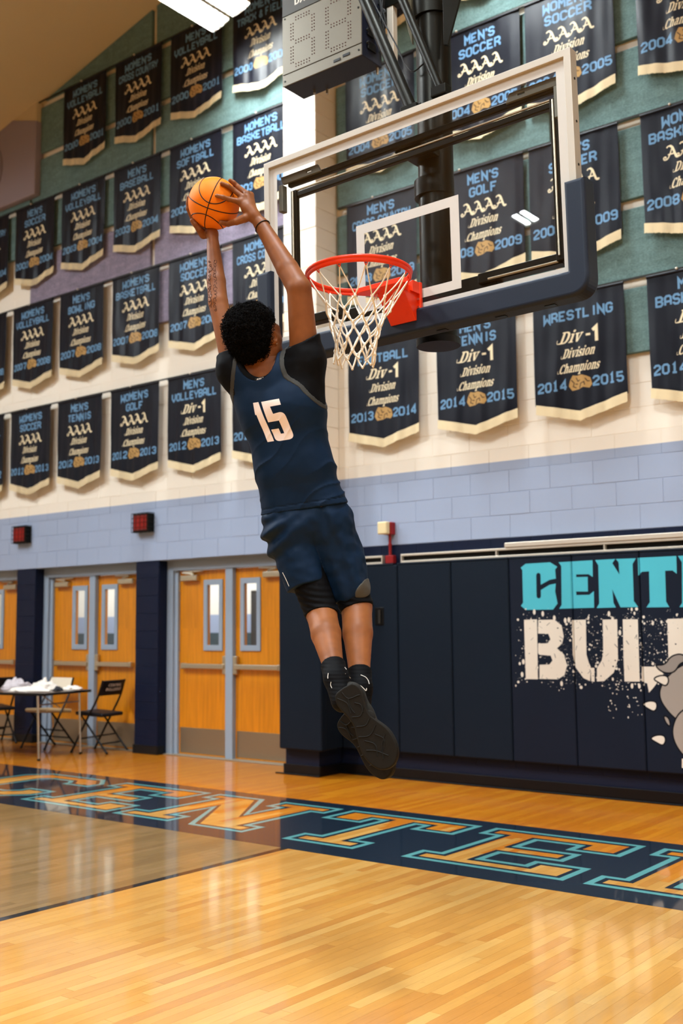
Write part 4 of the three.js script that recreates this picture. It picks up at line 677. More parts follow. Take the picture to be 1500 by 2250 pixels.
// ---------------------------------------------------------------- shot clock above the board
{
  const X0 = -1.325, X1 = -0.708, Y = 4.775, Z = 0.6, c = thing('shot_clock', 'grey shot clock with unlit LED digits hanging above the backboard', 'shot clock', V((X0 + X1) / 2, Y, Z)), w = (X1 - X0) / 2, Hh = 0.72;
  obj('case', span(-w, w, 0, Hh, -0.2, -0.004, 0.006), mat(0x141a2c, 0.45), c);
  const face = mat(0x6d675a, 0.4, { metalness: 0.35 });
  obj('face_panel', span(-w, w, 0.075, 0.455, -0.004, 0.004, 0.002), face, c); obj('lower_panel', span(-w, w, 0.0, 0.07, -0.004, 0.004, 0.002), face, c);
  const bz = canvas(512, 128, (g, W, H) => { g.fillStyle = '#3c3a33'; g.fillRect(0, 0, W, H); g.fillStyle = '#e6dfd2'; g.font = 'bold 54px sans-serif'; g.textAlign = 'center'; g.textBaseline = 'middle'; g.save(); g.translate(W / 2, H * 0.52); g.scale(1.05, 1); g.fillText('DAKTRONICS', 0, 0); g.restore(); });
  const bg = span(-w, w, 0.46, Hh, -0.004, 0.004); { const p = bg.attributes.position, n = bg.attributes.normal, uv = bg.attributes.uv; for (let i = 0; i < uv.count; i++) uv.setXY(i, n.getZ(i) > 0.5 ? (p.getX(i) + w) / (2 * w) : 0.01, n.getZ(i) > 0.5 ? (p.getY(i) - 0.46) / 0.13 : 0.01); }
  obj('name_panel', bg, mat(0xffffff, 0.45, { map: ctex(bz) }), c);
  const SEG = [[[0.12, 1], [0.88, 1]], [[1, 0.95], [1, 0.55]], [[1, 0.45], [1, 0.05]], [[0.12, 0], [0.88, 0]], [[0, 0.45], [0, 0.05]], [[0, 0.95], [0, 0.55]], [[0.12, 0.5], [0.88, 0.5]]], dots = [];
  for (const d of [-0.145, 0.135]) for (const [a, b] of SEG) for (let k = 0; k < 6; k++) for (const off of [-0.009, 0.009]) {
    const t = (k + 0.5) / 6, ax = lerp(a[0], b[0], t), ay = lerp(a[1], b[1], t), ver = a[0] === b[0];
    dots.push(new THREE.SphereGeometry(0.0042, 6, 4).translate(d - 0.085 + ax * 0.17 + (ver ? off : 0), 0.108 + ay * 0.305 + (ver ? 0 : off), 0.004));
  }
  obj('unlit_led_dots', dots, mat(0x4a1410, 0.3), c).userData.kind = 'stuff';
  obj('data_ports', [span(0.1, 0.15, 0.02, 0.035, 0.004, 0.008), span(0.17, 0.22, 0.03, 0.045, 0.004, 0.008)], M.black, c);
  obj('screws', [[-w + .02, .03], [w - .02, .035], [-w + .02, .44], [w - .02, .3], [w - .02, .44]].map(([x, y]) => rod(V(x, y, 0.003), V(x, y, 0.007), 0.006)), M.darkMetal, c);
  const vents = []; { const s0 = seed; seed = 5; for (let i = 0; i < 7; i++) vents.push(span(w, w + 0.012, 0.06 + i * 0.085, 0.06 + i * 0.085 + 0.05, -0.12 + rr(-.02, .02), -0.05, 0.004), ball(V(w + 0.01, 0.09 + i * 0.08, -0.04), 0.008, 8)); for (let i = 0; i < 8; i++) vents.push(tube([V(w + 0.01, rr(.05, .5), -0.16), V(w + 0.05, rr(.05, .5), -0.17), V(w + 0.02, rr(.05, .5), -0.15)], 0.008, 10, 6)); seed = s0; }
  obj('connectors', vents, M.black, c);
  obj('mount_post', [span(w + 0.03, w + 0.075, -0.02, 1.2, -0.26, -0.215, 0.003)], M.alu, c);
  obj('mount_clips', [rod(V(-w + 0.2, -0.03, -0.19), V(-w + 0.2, 0.01, -0.19), 0.008), rod(V(-w + 0.13, -0.02, -0.15), V(-w + 0.13, 0.01, -0.15), 0.008), rod(V(w - 0.02, -0.04, -0.18), V(w - 0.02, 0.01, -0.18), 0.008)], M.steel, c);
  obj('mount_arm', [span(-0.2, 0.9, 0.38, 0.44, -0.27, -0.21, 0.004)], M.darkMetal, c);
}
// ---------------------------------------------------------------- folding table and chairs by the doors
{
  const A = V(-7.13, 0, -1.95), e = V(-0.17, 0, -0.78).normalize(), l = V(e.z, 0, -e.x).multiplyScalar(1);   // e: along the short end, l: along the length, away to the left
  const turn = Math.atan2(-l.z, l.x), W = 0.8, L = 1.75, top = 0.735;
  const c = A.clone().addScaledVector(e, W / 2 - 0.02).addScaledVector(l, L / 2 - 0.08);
  const t = thing('folding_table', 'brown folding table with chrome legs by the left doors', 'table', V(c.x, 0, c.z), turn);
  obj('tabletop', rbox(L, 0.026, W, 0, top - 0.013, 0, 0.008, 3), mat(0x4a3526, 0.35, { clearcoat: 0.3 }), t);
  obj('edge_band', [span(-L / 2 - 0.003, L / 2 + 0.003, top - 0.03, top - 0.002, -W / 2 - 0.003, -W / 2 + 0.006, 0.004), span(-L / 2 - 0.003, L / 2 + 0.003, top - 0.03, top - 0.002, W / 2 - 0.006, W / 2 + 0.003, 0.004), span(-L / 2 - 0.003, -L / 2 + 0.006, top - 0.03, top - 0.002, -W / 2, W / 2, 0.004), span(L / 2 - 0.006, L / 2 + 0.003, top - 0.03, top - 0.002, -W / 2, W / 2, 0.004)], M.black, t);
  for (const x of [-1, 1]) for (const z of [-1, 1]) { const g = obj('leg', rod(V(x * (L / 2 - 0.1), 0.02, z * (W / 2 - 0.05)), V(x * (L / 2 - 0.13), top - 0.03, z * (W / 2 - 0.05)), 0.0135), M.chrome, t); obj('foot_glide', rod(V(x * (L / 2 - 0.1), 0, z * (W / 2 - 0.05)), V(x * (L / 2 - 0.1), 0.022, z * (W / 2 - 0.05)), 0.019), M.rubber, g); }
  for (const x of [-1, 1]) obj('brace', [rod(V(x * (L / 2 - 0.125), 0.6, -W / 2 + 0.05), V(x * (L / 2 - 0.125), 0.6, W / 2 - 0.05), 0.008), rod(V(x * (L / 2 - 0.12), 0.55, 0), V(x * (L / 2 - 0.42), top - 0.03, 0), 0.007)], M.chrome, t);
  // cloths and papers lying about on it
  const on = (u, v) => { const p = V(u, 0, v).applyAxisAngle(V(0, 1, 0), turn); return V(c.x + p.x, top, c.z + p.z); };
  const heap = (r1, r2, h, s, m, name, label, cat, p, rot) => {
    const g = new THREE.SphereGeometry(1, 48, 28), P = g.attributes.position;
    for (let i = 0; i < P.count; i++) { const x = P.getX(i), y = P.getY(i), z = P.getZ(i), a = Math.atan2(z, x), q = 1 + 0.28 * nz(x * 2.4 + s, z * 2.4, y * 2) + 0.16 * Math.sin(a * 5 + s) * (1 - Math.abs(y)), fold = 0.13 * nz(x * 6, z * 6 + s, 3) + 0.08 * nz(x * 14, z * 14, s); P.setXYZ(i, x * r1 * q, Math.max(0, y) * h * (0.75 + 1.8 * fold + 0.5 * nz(x * 3, z * 3, s + 9)) + 0.004 + Math.max(0, 0.01 * fold), z * r2 * q); }
    g.computeVertexNormals(); const o = obj(name, g, m); o.position.copy(p); o.rotation.y = rot; return tag(o, label, cat, 'cloths on the folding table');
  };
  const cloth = mat(0xe8dfd4, 0.85, { sheen: 0.3 }), grey = mat(0xc9bfc2, 0.85, { sheen: 0.3 });
  heap(0.17, 0.16, 0.13, 1.2, grey, 'towel', 'greyish crumpled cloth at the left of the table heap', 'towel', on(-0.02, 0.1), turn + 0.3);
  heap(0.17, 0.13, 0.12, 4.7, cloth, 'towel', 'white crumpled cloth in the middle of the table heap', 'towel', on(-0.43, 0.13), turn);
  heap(0.26, 0.065, 0.055, 8.1, cloth, 'towel', 'flat white cloth along the front of the table', 'towel', on(-0.5, -0.2), turn + 0.1);
  heap(0.12, 0.09, 0.055, 2.9, cloth, 'towel', 'small folded white cloth near the right end of the table', 'towel', on(-0.76, 0.2), turn);
  const shoe = heap(0.06, 0.04, 0.06, 3.3, mat(0x24242a, 0.7), 'pouch', 'small dark pouch lying between the white cloths', 'pouch', on(-0.78, -0.06), turn); void shoe;

  // folding chairs: seat towards local +x, back at local -x
  const chair = (label, p, rot, frameM, seatM, backM, letters) => {
    const o = thing('folding_chair', label, 'chair', p, rot, 'folding chairs by the table'), z = 0.21;
    const bt = 0.865, fx = 0.24, rx = -0.26;
    for (const s of [-1, 1]) {
      obj('front_leg', [tube([V(fx, 0.01, s * z), V(0.0, 0.42, s * z), V(-0.13, 0.64, s * z * 0.98), V(-0.2, bt - 0.03, s * z * 0.96)], 0.0125, 20, 10)], frameM, o);
      obj('rear_leg', rod(V(rx, 0.01, s * z * 0.9), V(0.12, 0.43, s * z * 0.9), 0.0115), frameM, o);
      obj('foot_cap', [ball(V(fx, 0.013, s * z), 0.016, 10), ball(V(rx, 0.013, s * z * 0.9), 0.016, 10)], M.rubber, o);
    }
    obj('cross_bar', [rod(V(0.15, 0.16, -z), V(0.15, 0.16, z), 0.009), rod(V(-0.17, 0.11, -z * 0.9), V(-0.17, 0.11, z * 0.9), 0.009), rod(V(-0.1, 0.2, -z * 0.9), V(-0.1, 0.2, z * 0.9), 0.009)], frameM, o);
    const seat = obj('seat', rbox(0.4, 0.045, 0.4, 0.03, 0.445, 0, 0.02, 4), seatM, o); seat.rotation.z = 0.05;
    const g = rbox(0.022, 0.23, 0.42, 0, 0, 0, 0.011, 4), P = g.attributes.position;
    for (let i = 0; i < P.count; i++) { const q = P.getZ(i) / 0.21; P.setX(i, P.getX(i) - 0.03 * (1 - q * q)); if (P.getY(i) > 0.05) P.setY(i, P.getY(i) - 0.05 * q * q * q * q); }
    g.computeVertexNormals();
    const b = obj('backrest', g, backM, o); b.position.set(-0.175, bt - 0.1, 0); b.rotation.z = 0.38;
    if (letters) { const m = mat(0xd9d4cc, 0.6), gs = []; for (let r = 0; r < 2; r++) for (let i = 0; i < 7 - r; i++) gs.push(span(-0.022 + 0.0, -0.005, 0.028 - r * 0.055, 0.062 - r * 0.055, -0.125 + r * 0.018 + i * 0.036, -0.098 + r * 0.018 + i * 0.036, 0.003)); void gs;
      const tx = ctex(canvas(256, 128, (g2, w2, h2) => { g2.fillStyle = '#141416'; g2.fillRect(0, 0, w2, h2); g2.fillStyle = '#ddd8d0'; g2.textAlign = 'center'; g2.textBaseline = 'middle'; g2.font = 'bold 46px sans-serif'; g2.fillText('CENTRAL', 128, 40); g2.fillText('BULLDOGS', 128, 94); }));
      void m; const face = new THREE.PlaneGeometry(0.3, 0.13, 12, 1), fp = face.attributes.position; for (let i = 0; i < fp.count; i++) { const q = fp.getX(i) / 0.21; fp.setXYZ(i, -0.0125 - 0.03 * (1 - q * q), fp.getY(i) + 0.005, fp.getX(i)); } face.computeVertexNormals(); obj('print', face, mat(0xffffff, 0.5, { map: tx }), b); }
    return o;
  };
  const blackM = mat(0x121214, 0.4, { metalness: 0.2 }), padM = mat(0x15151a, 0.5);
  chair('black folding chair with white lettering on its backrest, right of the table', V(-7.3, 0, -2.93), Math.PI + 0.2, blackM, padM, padM, true);
  chair('folding chair with beige seat and cream backrest behind the table', V(-8.2, 0, -2.88), -1.5, blackM, mat(0xb39a73, 0.55), mat(0xe2d6c0, 0.5));
  chair('dark folding chair mostly cut by the left picture edge', V(-9.22, 0, -2.8), -0.2 + Math.PI, blackM, padM, padM);
}
// ---------------------------------------------------------------- fields: tapered capsules joined by a smooth minimum, meshed by surface nets
const A3 = (v) => [v.x, v.y, v.z];
const cap = (a, b, ra, rb) => { const dx = b.x - a.x, dy = b.y - a.y, dz = b.z - a.z, L = dx * dx + dy * dy + dz * dz || 1e-9; return (x, y, z) => { const px = x - a.x, py = y - a.y, pz = z - a.z, t = clamp((px * dx + py * dy + pz * dz) / L, 0, 1), ex = px - dx * t, ey = py - dy * t, ez = pz - dz * t; return Math.sqrt(ex * ex + ey * ey + ez * ez) - (ra + (rb - ra) * t); }; };
const ellipsoid = (c, ax, r) => (x, y, z) => { const px = x - c.x, py = y - c.y, pz = z - c.z; let k0 = 0, k1 = 0; for (let i = 0; i < 3; i++) { const q = (px * ax[i].x + py * ax[i].y + pz * ax[i].z) / r[i]; k0 += q * q; k1 += q * q / (r[i] * r[i]); } k0 = Math.sqrt(k0); return k0 < 1e-6 ? -Math.min(...r) : k0 * (k0 - 1) / Math.sqrt(k1); };
const smin = (a, b, k) => { const h = Math.max(k - Math.abs(a - b), 0) / k; return Math.min(a, b) - h * h * k * 0.25; };
const smax = (a, b, k) => -smin(-a, -b, k);
const blend = (fs, k) => (x, y, z) => { let d = fs[0](x, y, z); for (let i = 1; i < fs.length; i++) d = smin(d, fs[i](x, y, z), k); return d; };
const half = (p, n) => { const q = n.clone().normalize(), w = p.dot(q); return (x, y, z) => x * q.x + y * q.y + z * q.z - w; };   // > 0 on the side the normal points to
const minus = (f, g, k = 0.004) => (x, y, z) => smax(f(x, y, z), -g(x, y, z), k);
const cutBy = (f, g, k = 0.003) => (x, y, z) => smax(f(x, y, z), g(x, y, z), k);
function nets(f, lo, hi, cell) {
  const n = [0, 1, 2].map((i) => Math.ceil((hi[i] - lo[i]) / cell) + 2), [nx, ny, nz3] = n, S = nx * ny, F = new Float32Array(nx * ny * nz3).fill(1);
  const B = 6, far = cell * B * 1.8;
  for (let k = 0; k < nz3; k += B) for (let j = 0; j < ny; j += B) for (let i = 0; i < nx; i += B) {      // skip blocks far from the surface
    const d = f(lo[0] + (i + B / 2) * cell, lo[1] + (j + B / 2) * cell, lo[2] + (k + B / 2) * cell), skip = Math.abs(d) > far;
    for (let c = k; c < Math.min(k + B, nz3); c++) for (let b = j; b < Math.min(j + B, ny); b++) for (let a = i; a < Math.min(i + B, nx); a++) F[a + b * nx + c * S] = skip ? d : f(lo[0] + a * cell, lo[1] + b * cell, lo[2] + c * cell);
  }
  const id = new Int32Array(nx * ny * nz3).fill(-1), P = [], idx = [], corner = [0, 1, nx, nx + 1, S, S + 1, S + nx, S + nx + 1];
  for (let k = 0; k < nz3 - 1; k++) for (let j = 0; j < ny - 1; j++) for (let i = 0; i < nx - 1; i++) {
    const o = i + j * nx + k * S; let m = 0; for (let c = 0; c < 8; c++) if (F[o + corner[c]] < 0) m |= 1 << c;
    if (m === 0 || m === 255) continue;
    let x = 0, y = 0, z = 0, q = 0;
    for (let a = 0; a < 8; a++) for (const bit of [1, 2, 4]) { const b = a | bit; if (b === a) continue; const fa = F[o + corner[a]], fb = F[o + corner[b]]; if ((fa < 0) === (fb < 0)) continue; const t = fa / (fa - fb); x += (a & 1) + (bit === 1 ? t : 0); y += (a >> 1 & 1) + (bit === 2 ? t : 0); z += (a >> 2) + (bit === 4 ? t : 0); q++; }
    id[o] = P.length / 3; P.push(lo[0] + (i + x / q) * cell, lo[1] + (j + y / q) * cell, lo[2] + (k + z / q) * cell);
  }
  for (let k = 1; k < nz3 - 1; k++) for (let j = 1; j < ny - 1; j++) for (let i = 1; i < nx - 1; i++) {
    const o = i + j * nx + k * S, s = F[o] < 0;
    for (const [d, u, v] of [[1, nx, S], [nx, S, 1], [S, 1, nx]]) { if ((F[o + d] < 0) === s) continue; const a = id[o], b = id[o - u], c = id[o - u - v], e = id[o - v]; s ? idx.push(a, b, c, a, c, e) : idx.push(a, c, b, a, e, c); }
  }
  const N = new Float32Array(P.length), h = cell * 0.4;
  for (let i = 0; i < P.length; i += 3) { const x = P[i], y = P[i + 1], z = P[i + 2]; const a = f(x + h, y, z) - f(x - h, y, z), b = f(x, y + h, z) - f(x, y - h, z), c = f(x, y, z + h) - f(x, y, z - h), l = Math.hypot(a, b, c) || 1; N[i] = a / l; N[i + 1] = b / l; N[i + 2] = c / l; }
  const g = new THREE.BufferGeometry(); g.setAttribute('position', new THREE.BufferAttribute(new Float32Array(P), 3)); g.setAttribute('normal', new THREE.BufferAttribute(N, 3)); g.setIndex(idx);
  return g;
}
const around = (pts, r) => { const lo = [1e9, 1e9, 1e9], hi = [-1e9, -1e9, -1e9]; for (const p of pts) A3(p).forEach((v, i) => { lo[i] = Math.min(lo[i], v - r); hi[i] = Math.max(hi[i], v + r); }); return [lo, hi]; };
const trace = (f, px, py, from = 4.1, to = 5.6) => { for (let d = from; d < to;) { const p = at(px, py, d), v = f(p.x, p.y, p.z); if (v < 0.0006) return p; d += Math.max(0.0006, v * 0.8); } return at(px, py, to); };

// ---------------------------------------------------------------- the basketball
const BALL = at(470, 447, 5.04), BR = 0.1195;
{
  const o = thing('basketball', 'orange basketball with black seams raised between two hands', 'basketball', BALL);
  const pebble = dtex(256, 256, (u, v) => 0.5 + 0.5 * wrapNoise(u, v, 190), [8, 4]);
  obj('cover', new THREE.SphereGeometry(BR, 72, 48), mat(0xee7c06, 0.55, { specularIntensity: 0.4, bumpMap: pebble, bumpScale: 0.0006 }), o);
  const seamM = mat(0x141110, 0.55), cz = RT.clone().multiplyScalar(-0.15).addScaledVector(UP, -0.46).addScaledVector(BK, 0.87).normalize();
  const cy = RT.clone().multiplyScalar(0.35).addScaledVector(UP, 0.94); cy.addScaledVector(cz, -cy.dot(cz)).normalize(); const cx = cy.clone().cross(cz);
  const loop = (fn) => { const pts = []; for (let i = 0; i < 96; i++) { const q = fn(i / 96 * 2 * Math.PI); pts.push(V(0, 0, 0).addScaledVector(cx, q[0]).addScaledVector(cy, q[1]).addScaledVector(cz, q[2]).normalize().multiplyScalar(BR - 0.0004)); } obj('seam', tube(pts, 0.0024, 192, 8, true), seamM, o); };
  loop((a) => [0, Math.cos(a), Math.sin(a)]); loop((a) => [Math.cos(a), 0.04 * Math.sin(a), Math.sin(a)]);
  for (const s of [1, -1]) loop((a) => { const th = (57 + 19 * Math.cos(2 * a)) * Math.PI / 180; return [Math.sin(th) * Math.sin(a), s * Math.cos(th), Math.sin(th) * Math.cos(a)]; });
  const onBall = (px, py) => { const d = at(px, py, 1).sub(EYE).normalize(), oc = EYE.clone().sub(BALL), b = oc.dot(d), c = oc.dot(oc) - BR * BR, h = Math.max(0, b * b - c); return EYE.clone().addScaledVector(d, -b - Math.sqrt(h)).sub(BALL); };
  const marks = []; for (const st of [[[512, 503], [516, 499], [520, 502], [516, 505]], [[521, 502], [524, 498], [527, 500]], [[510, 505], [518, 506], [524, 504]]]) marks.push(tube(st.map(([x, y]) => onBall(x, y).setLength(BR - 0.0006)), 0.0016, 12, 6));
  obj('printed_mark', marks, seamM, o);
}

// ---------------------------------------------------------------- the player
{
  const J = {
    shL: at(514, 812, 4.86), elL: at(479, 664, 4.93), wrL: at(466, 514, 5.05),
    shR: at(670, 792, 4.8), elR: at(657, 634, 4.76), wrR: at(574, 494, 4.93),
    neck: at(592, 828, 4.84), head: at(570, 742, 4.83),
    chL: at(585, 905, 4.85), chR: at(654, 892, 4.81), waL: at(618, 1030, 4.84), waR: at(675, 1022, 4.82), peL: at(630, 1118, 4.85), peR: at(702, 1106, 4.83),
    hipL: at(640, 1160, 4.84), hipR: at(716, 1150, 4.84), knL: at(706, 1348, 4.74), knR: at(783, 1334, 4.8), anL: at(738, 1490, 4.42), anR: at(791, 1512, 4.52),
  };
  const upB = J.neck.clone().sub(J.peL.clone().lerp(J.peR, 0.5)).normalize();
  const sideB = J.shR.clone().sub(J.shL); sideB.addScaledVector(upB, -sideB.dot(upB)).normalize(); const backB = sideB.clone().cross(upB).normalize();   // out of the player's back
  const P = thing('person', 'dunking player seen from behind in navy number 15 jersey and black shoes', 'person', V(0, 0, 0));
  // ---- hands: one chain per finger, rooted in the palm
  const onSphere = (px, py, r) => { const d = at(px, py, 1).sub(EYE).normalize(), oc = EYE.clone().sub(BALL), b = oc.dot(d), c = oc.dot(oc) - r * r, h = b * b - c; return h > 0 ? EYE.clone().addScaledVector(d, -b - Math.sqrt(h)) : EYE.clone().addScaledVector(d, -b).sub(BALL).setLength(r).add(BALL); };
  const dir = (x, y, z, k) => BALL.clone().add(RT.clone().multiplyScalar(x).addScaledVector(UP, y).addScaledVector(BK, z).setLength(k));
  const hand = (chains, palm, wrist, arm, thumb) => {
    const fs = [];
    const fingers = chains.map((c, i) => { const r = [0.0112, 0.0117, 0.0113, 0.0102][i]; return blend([cap(c[0], c[1], r * 1.18, r * 1.0), cap(c[1], c[2], r * 1.02, r * 0.9), cap(c[2], c[3], r * 0.92, r * 0.8)], 0.004); });
    const th = blend([cap(thumb[0], thumb[1], 0.02, 0.0155), cap(thumb[1], thumb[2], 0.0152, 0.0128), cap(thumb[2], thumb[3], 0.013, 0.0108)], 0.005);
    const mids = chains.map((c) => cap(wrist.clone().lerp(palm, 0.55), c[0], 0.021, 0.015));
    const web = blend([...mids, cap(chains[0][0], chains[3][0], 0.0138, 0.0125), cap(palm, wrist, 0.028, 0.028)], 0.014);
    fs.push(web, th); const body = blend(fs, 0.014);
    const all = (x, y, z) => { let d = body(x, y, z), e = 1; for (const f of fingers) e = Math.min(e, f(x, y, z)); d = smin(d, e, 0.006); return smin(d, arm(x, y, z), 0.012); };
    return all;
  };
  const R1 = BR + 0.0105;
  const mid = (a, b, t, r) => { const p = a.clone().lerp(b, t); return r ? p.sub(BALL).setLength(r).add(BALL) : p; };
  const chainR = [[[527, 443], [503, 438], [476, 430]], [[534, 434], [514, 418], [487, 403]], [[542, 426], [525, 406], [509, 391]], [[550, 429], [539, 408], [529, 396]]].map((c, i) => {
    const k = at(c[0][0], c[0][1], [4.945, 4.955, 4.975, 5.0][i]), p = onSphere(c[1][0], c[1][1], R1 + 0.004), t = onSphere(c[2][0], c[2][1], R1 - 0.001); return [k, p, mid(p, t, 0.52, R1 + 0.002), t]; });
  const thumbR = [at(537, 480, 4.93), at(519, 487, 4.935), onSphere(501, 492, R1 + 0.003), onSphere(485, 489, R1)];
  const bump = (a, b, t, r) => { const p = a.clone().lerp(b, t); return cap(p, p.clone().addScaledVector(b.clone().sub(a), 0.12), r, r * 0.9); };
  const armField = blend([
    cap(J.shL, J.elL, 0.054, 0.0445), cap(J.elL, J.elL.clone().lerp(J.wrL, 0.3), 0.0445, 0.043), cap(J.elL.clone().lerp(J.wrL, 0.3), J.wrL, 0.043, 0.0255)], 0.008);
  const armFieldR = blend([
    cap(J.shR, J.elR, 0.066, 0.054), cap(J.elR, J.elR.clone().lerp(J.wrR, 0.3), 0.0535, 0.0495), cap(J.elR.clone().lerp(J.wrR, 0.3), J.wrR, 0.0495, 0.033)], 0.008);
  const handR = hand(chainR, at(543, 458, 4.945), J.wrR, armFieldR, thumbR);
  const chainL = [[[-.72, -.5, -.5], [-.95, -.1, -.3], [-.93, .28, -.22]], [[-.55, -.42, -.72], [-.72, .05, -.69], [-.68, .42, -.6]], [[-.32, -.4, -.86], [-.45, .1, -.89], [-.4, .5, -.77]], [[-.1, -.45, -.89], [-.14, -.02, -.99], [-.1, .32, -.94]]].map((c) => { const [k, p, t] = c.map((d, i) => dir(...d, i ? R1 + 0.002 : R1 + 0.01)); return [k, p, mid(p, t, 0.52, R1 + 0.001), t]; });
  const thumbL = [dir(-.36, -.93, -.2, BR + 0.032), dir(-.53, -.92, 0.0, BR + 0.02), dir(-.68, -.8, .06, BR + 0.0125), dir(-.8, -.66, .08, BR + 0.011)];
  const handL = hand(chainL, dir(-.3, -.78, -.62, BR + 0.022), J.wrL, armField, thumbL);
  // ---- torso, arms and legs
  const torso = blend([cap(J.peL, J.waL, 0.1, 0.088), cap(J.peR, J.waR, 0.1, 0.088), cap(J.waL, J.chL, 0.088, 0.098), cap(J.waR, J.chR, 0.088, 0.098), cap(J.chL, J.shL, 0.1, 0.055), cap(J.chR, J.shR, 0.1, 0.062), cap(J.peL, J.peR, 0.1, 0.1), cap(J.chL, J.chR, 0.1, 0.1), cap(J.chL.clone().lerp(J.chR, 0.5), J.neck, 0.09, 0.06), cap(J.shL, J.neck, 0.05, 0.058), cap(J.shR, J.neck, 0.056, 0.058)], 0.05);
  const neckF = cap(J.neck, J.head.clone().addScaledVector(UP, -0.03), 0.06, 0.062);
  const legField = (h, k, a, s) => { const m = k.clone().lerp(a, 0.33).addScaledVector(BK, 0.008), ank = k.clone().lerp(a, 0.8); return blend([cap(h, k, 0.088 * s, 0.068 * s), cap(k, m, 0.0665 * s, 0.064 * s), cap(m, ank, 0.064 * s, 0.044 * s), cap(ank, a, 0.043 * s, 0.04 * s)], 0.01); };
  const legL = legField(J.hipL, J.knL, J.anL, 1), legR = legField(J.hipR, J.knR, J.anR, 1.02);
  const upper = (x, y, z) => smin(smin(torso(x, y, z), Math.min(armField(x, y, z), armFieldR(x, y, z)), 0.03), neckF(x, y, z), 0.03);
  const bodyF = (x, y, z) => Math.min(smin(upper(x, y, z), Math.min(legL(x, y, z), legR(x, y, z)), 0.03));
  const [blo, bhi] = around([J.shL, J.elL, J.wrL, J.shR, J.elR, J.wrR, J.peL, J.peR, J.knL, J.knR, J.anL, J.anR, J.head], 0.13);
  const bodyG = nets((x, y, z) => Math.min(smin(upper(x, y, z), 1, 0.01), Math.min(legL(x, y, z), legR(x, y, z))), blo, bhi, 0.0105); void bodyF;
  const handGR = nets(handR, ...around([...chainR.flat(), ...thumbR, J.wrR], 0.03), 0.0027), handGL = nets(handL, ...around([...chainL.flat(), ...thumbL, J.wrL], 0.03), 0.0032);
  // ---- head
  const f = RT.clone().multiplyScalar(0.66).addScaledVector(UP, 0.28).addScaledVector(FW, 0.72).normalize();     // where the face points
  const hu = UP.clone().multiplyScalar(0.93).addScaledVector(RT, -0.12); hu.addScaledVector(f, -hu.dot(f)).normalize(); const hr = f.clone().cross(hu);
  const H = (r, u, w) => J.head.clone().addScaledVector(hr, r).addScaledVector(hu, u).addScaledVector(f, w), ax = [hr, hu, f];
  const earF = (s) => { const c = H(s * 0.086, -0.014, -0.002), e = ellipsoid(c, [hr.clone().multiplyScalar(0.86).addScaledVector(f, -0.5 * s), hu, f.clone().multiplyScalar(0.86).addScaledVector(hr, 0.5 * s)], [0.0115, 0.033, 0.021]), d = ellipsoid(c.clone().addScaledVector(hr, s * 0.011).addScaledVector(f, 0.004), ax, [0.007, 0.019, 0.01]), lobe = cap(H(s * 0.075, -0.038, 0.006), H(s * 0.077, -0.044, 0.008), 0.008, 0.007); return (x, y, z) => smin(smax(e(x, y, z), -d(x, y, z), 0.006), lobe(x, y, z), 0.006); };
  const headF = (() => {
    const base = blend([ellipsoid(H(0, 0.018, -0.012), ax, [0.077, 0.1, 0.096]), ellipsoid(H(0, -0.035, 0.038), ax, [0.06, 0.085, 0.062]), ellipsoid(H(0, -0.09, 0.056), ax, [0.034, 0.028, 0.036]), cap(H(0.05, -0.03, 0.045), H(0.03, -0.022, 0.075), 0.022, 0.018), cap(H(-0.05, -0.03, 0.045), H(-0.03, -0.022, 0.075), 0.022, 0.018), cap(H(0.045, 0.022, 0.07), H(-0.045, 0.022, 0.07), 0.016, 0.016), cap(H(0.052, -0.07, 0.02), H(0.02, -0.098, 0.062), 0.024, 0.02), cap(H(-0.052, -0.07, 0.02), H(-0.02, -0.098, 0.062), 0.024, 0.02)], 0.03);
    const nose = blend([cap(H(0, 0.012, 0.09), H(0, -0.03, 0.112), 0.009, 0.014), cap(H(0.012, -0.034, 0.1), H(-0.012, -0.034, 0.1), 0.011, 0.011)], 0.012), lips = blend([cap(H(0.018, -0.06, 0.094), H(-0.018, -0.06, 0.094), 0.008, 0.008), cap(H(0.015, -0.072, 0.092), H(-0.015, -0.072, 0.092), 0.009, 0.009)], 0.005);
    const sockets = [-1, 1].map((s) => ellipsoid(H(s * 0.031, 0.004, 0.094), ax, [0.016, 0.009, 0.012])), eyes = [-1, 1].map((s) => cap(H(s * 0.031, 0.003, 0.078), H(s * 0.031, 0.003, 0.0781), 0.0125, 0.0125)), eL = earF(-1), eR = earF(1);
    return (x, y, z) => { let d = smin(base(x, y, z), nose(x, y, z), 0.014); for (const s of sockets) d = smax(d, -s(x, y, z), 0.012); for (const e of eyes) d = smin(d, e(x, y, z), 0.004); d = smin(d, lips(x, y, z), 0.006); d = smin(d, Math.min(eL(x, y, z), eR(x, y, z)), 0.005); return smin(d, neckF(x, y, z), 0.03); };
  })();
  const headG = nets(headF, ...around([J.head, J.neck], 0.15), 0.004);
  const tone = (g) => { const p = g.attributes.position, c = new Float32Array(p.count * 3), A = new THREE.Color(0x87502a), B = new THREE.Color(0x683a1c), C = new THREE.Color(0x93572c), q = new THREE.Color(); for (let i = 0; i < p.count; i++) { const x = p.getX(i), y = p.getY(i), z = p.getZ(i), n = nz(x * 9, y * 9, z * 9) + 0.5 * nz(x * 40, y * 40, z * 40), low = clamp((1.9 - y) * 1.2, 0, 0.75); q.copy(A).lerp(C, low).lerp(B, clamp(0.25 + 0.5 * n, 0, 0.6)); q.toArray(c, i * 3); } g.setAttribute('color', new THREE.BufferAttribute(c, 3)); return g; };
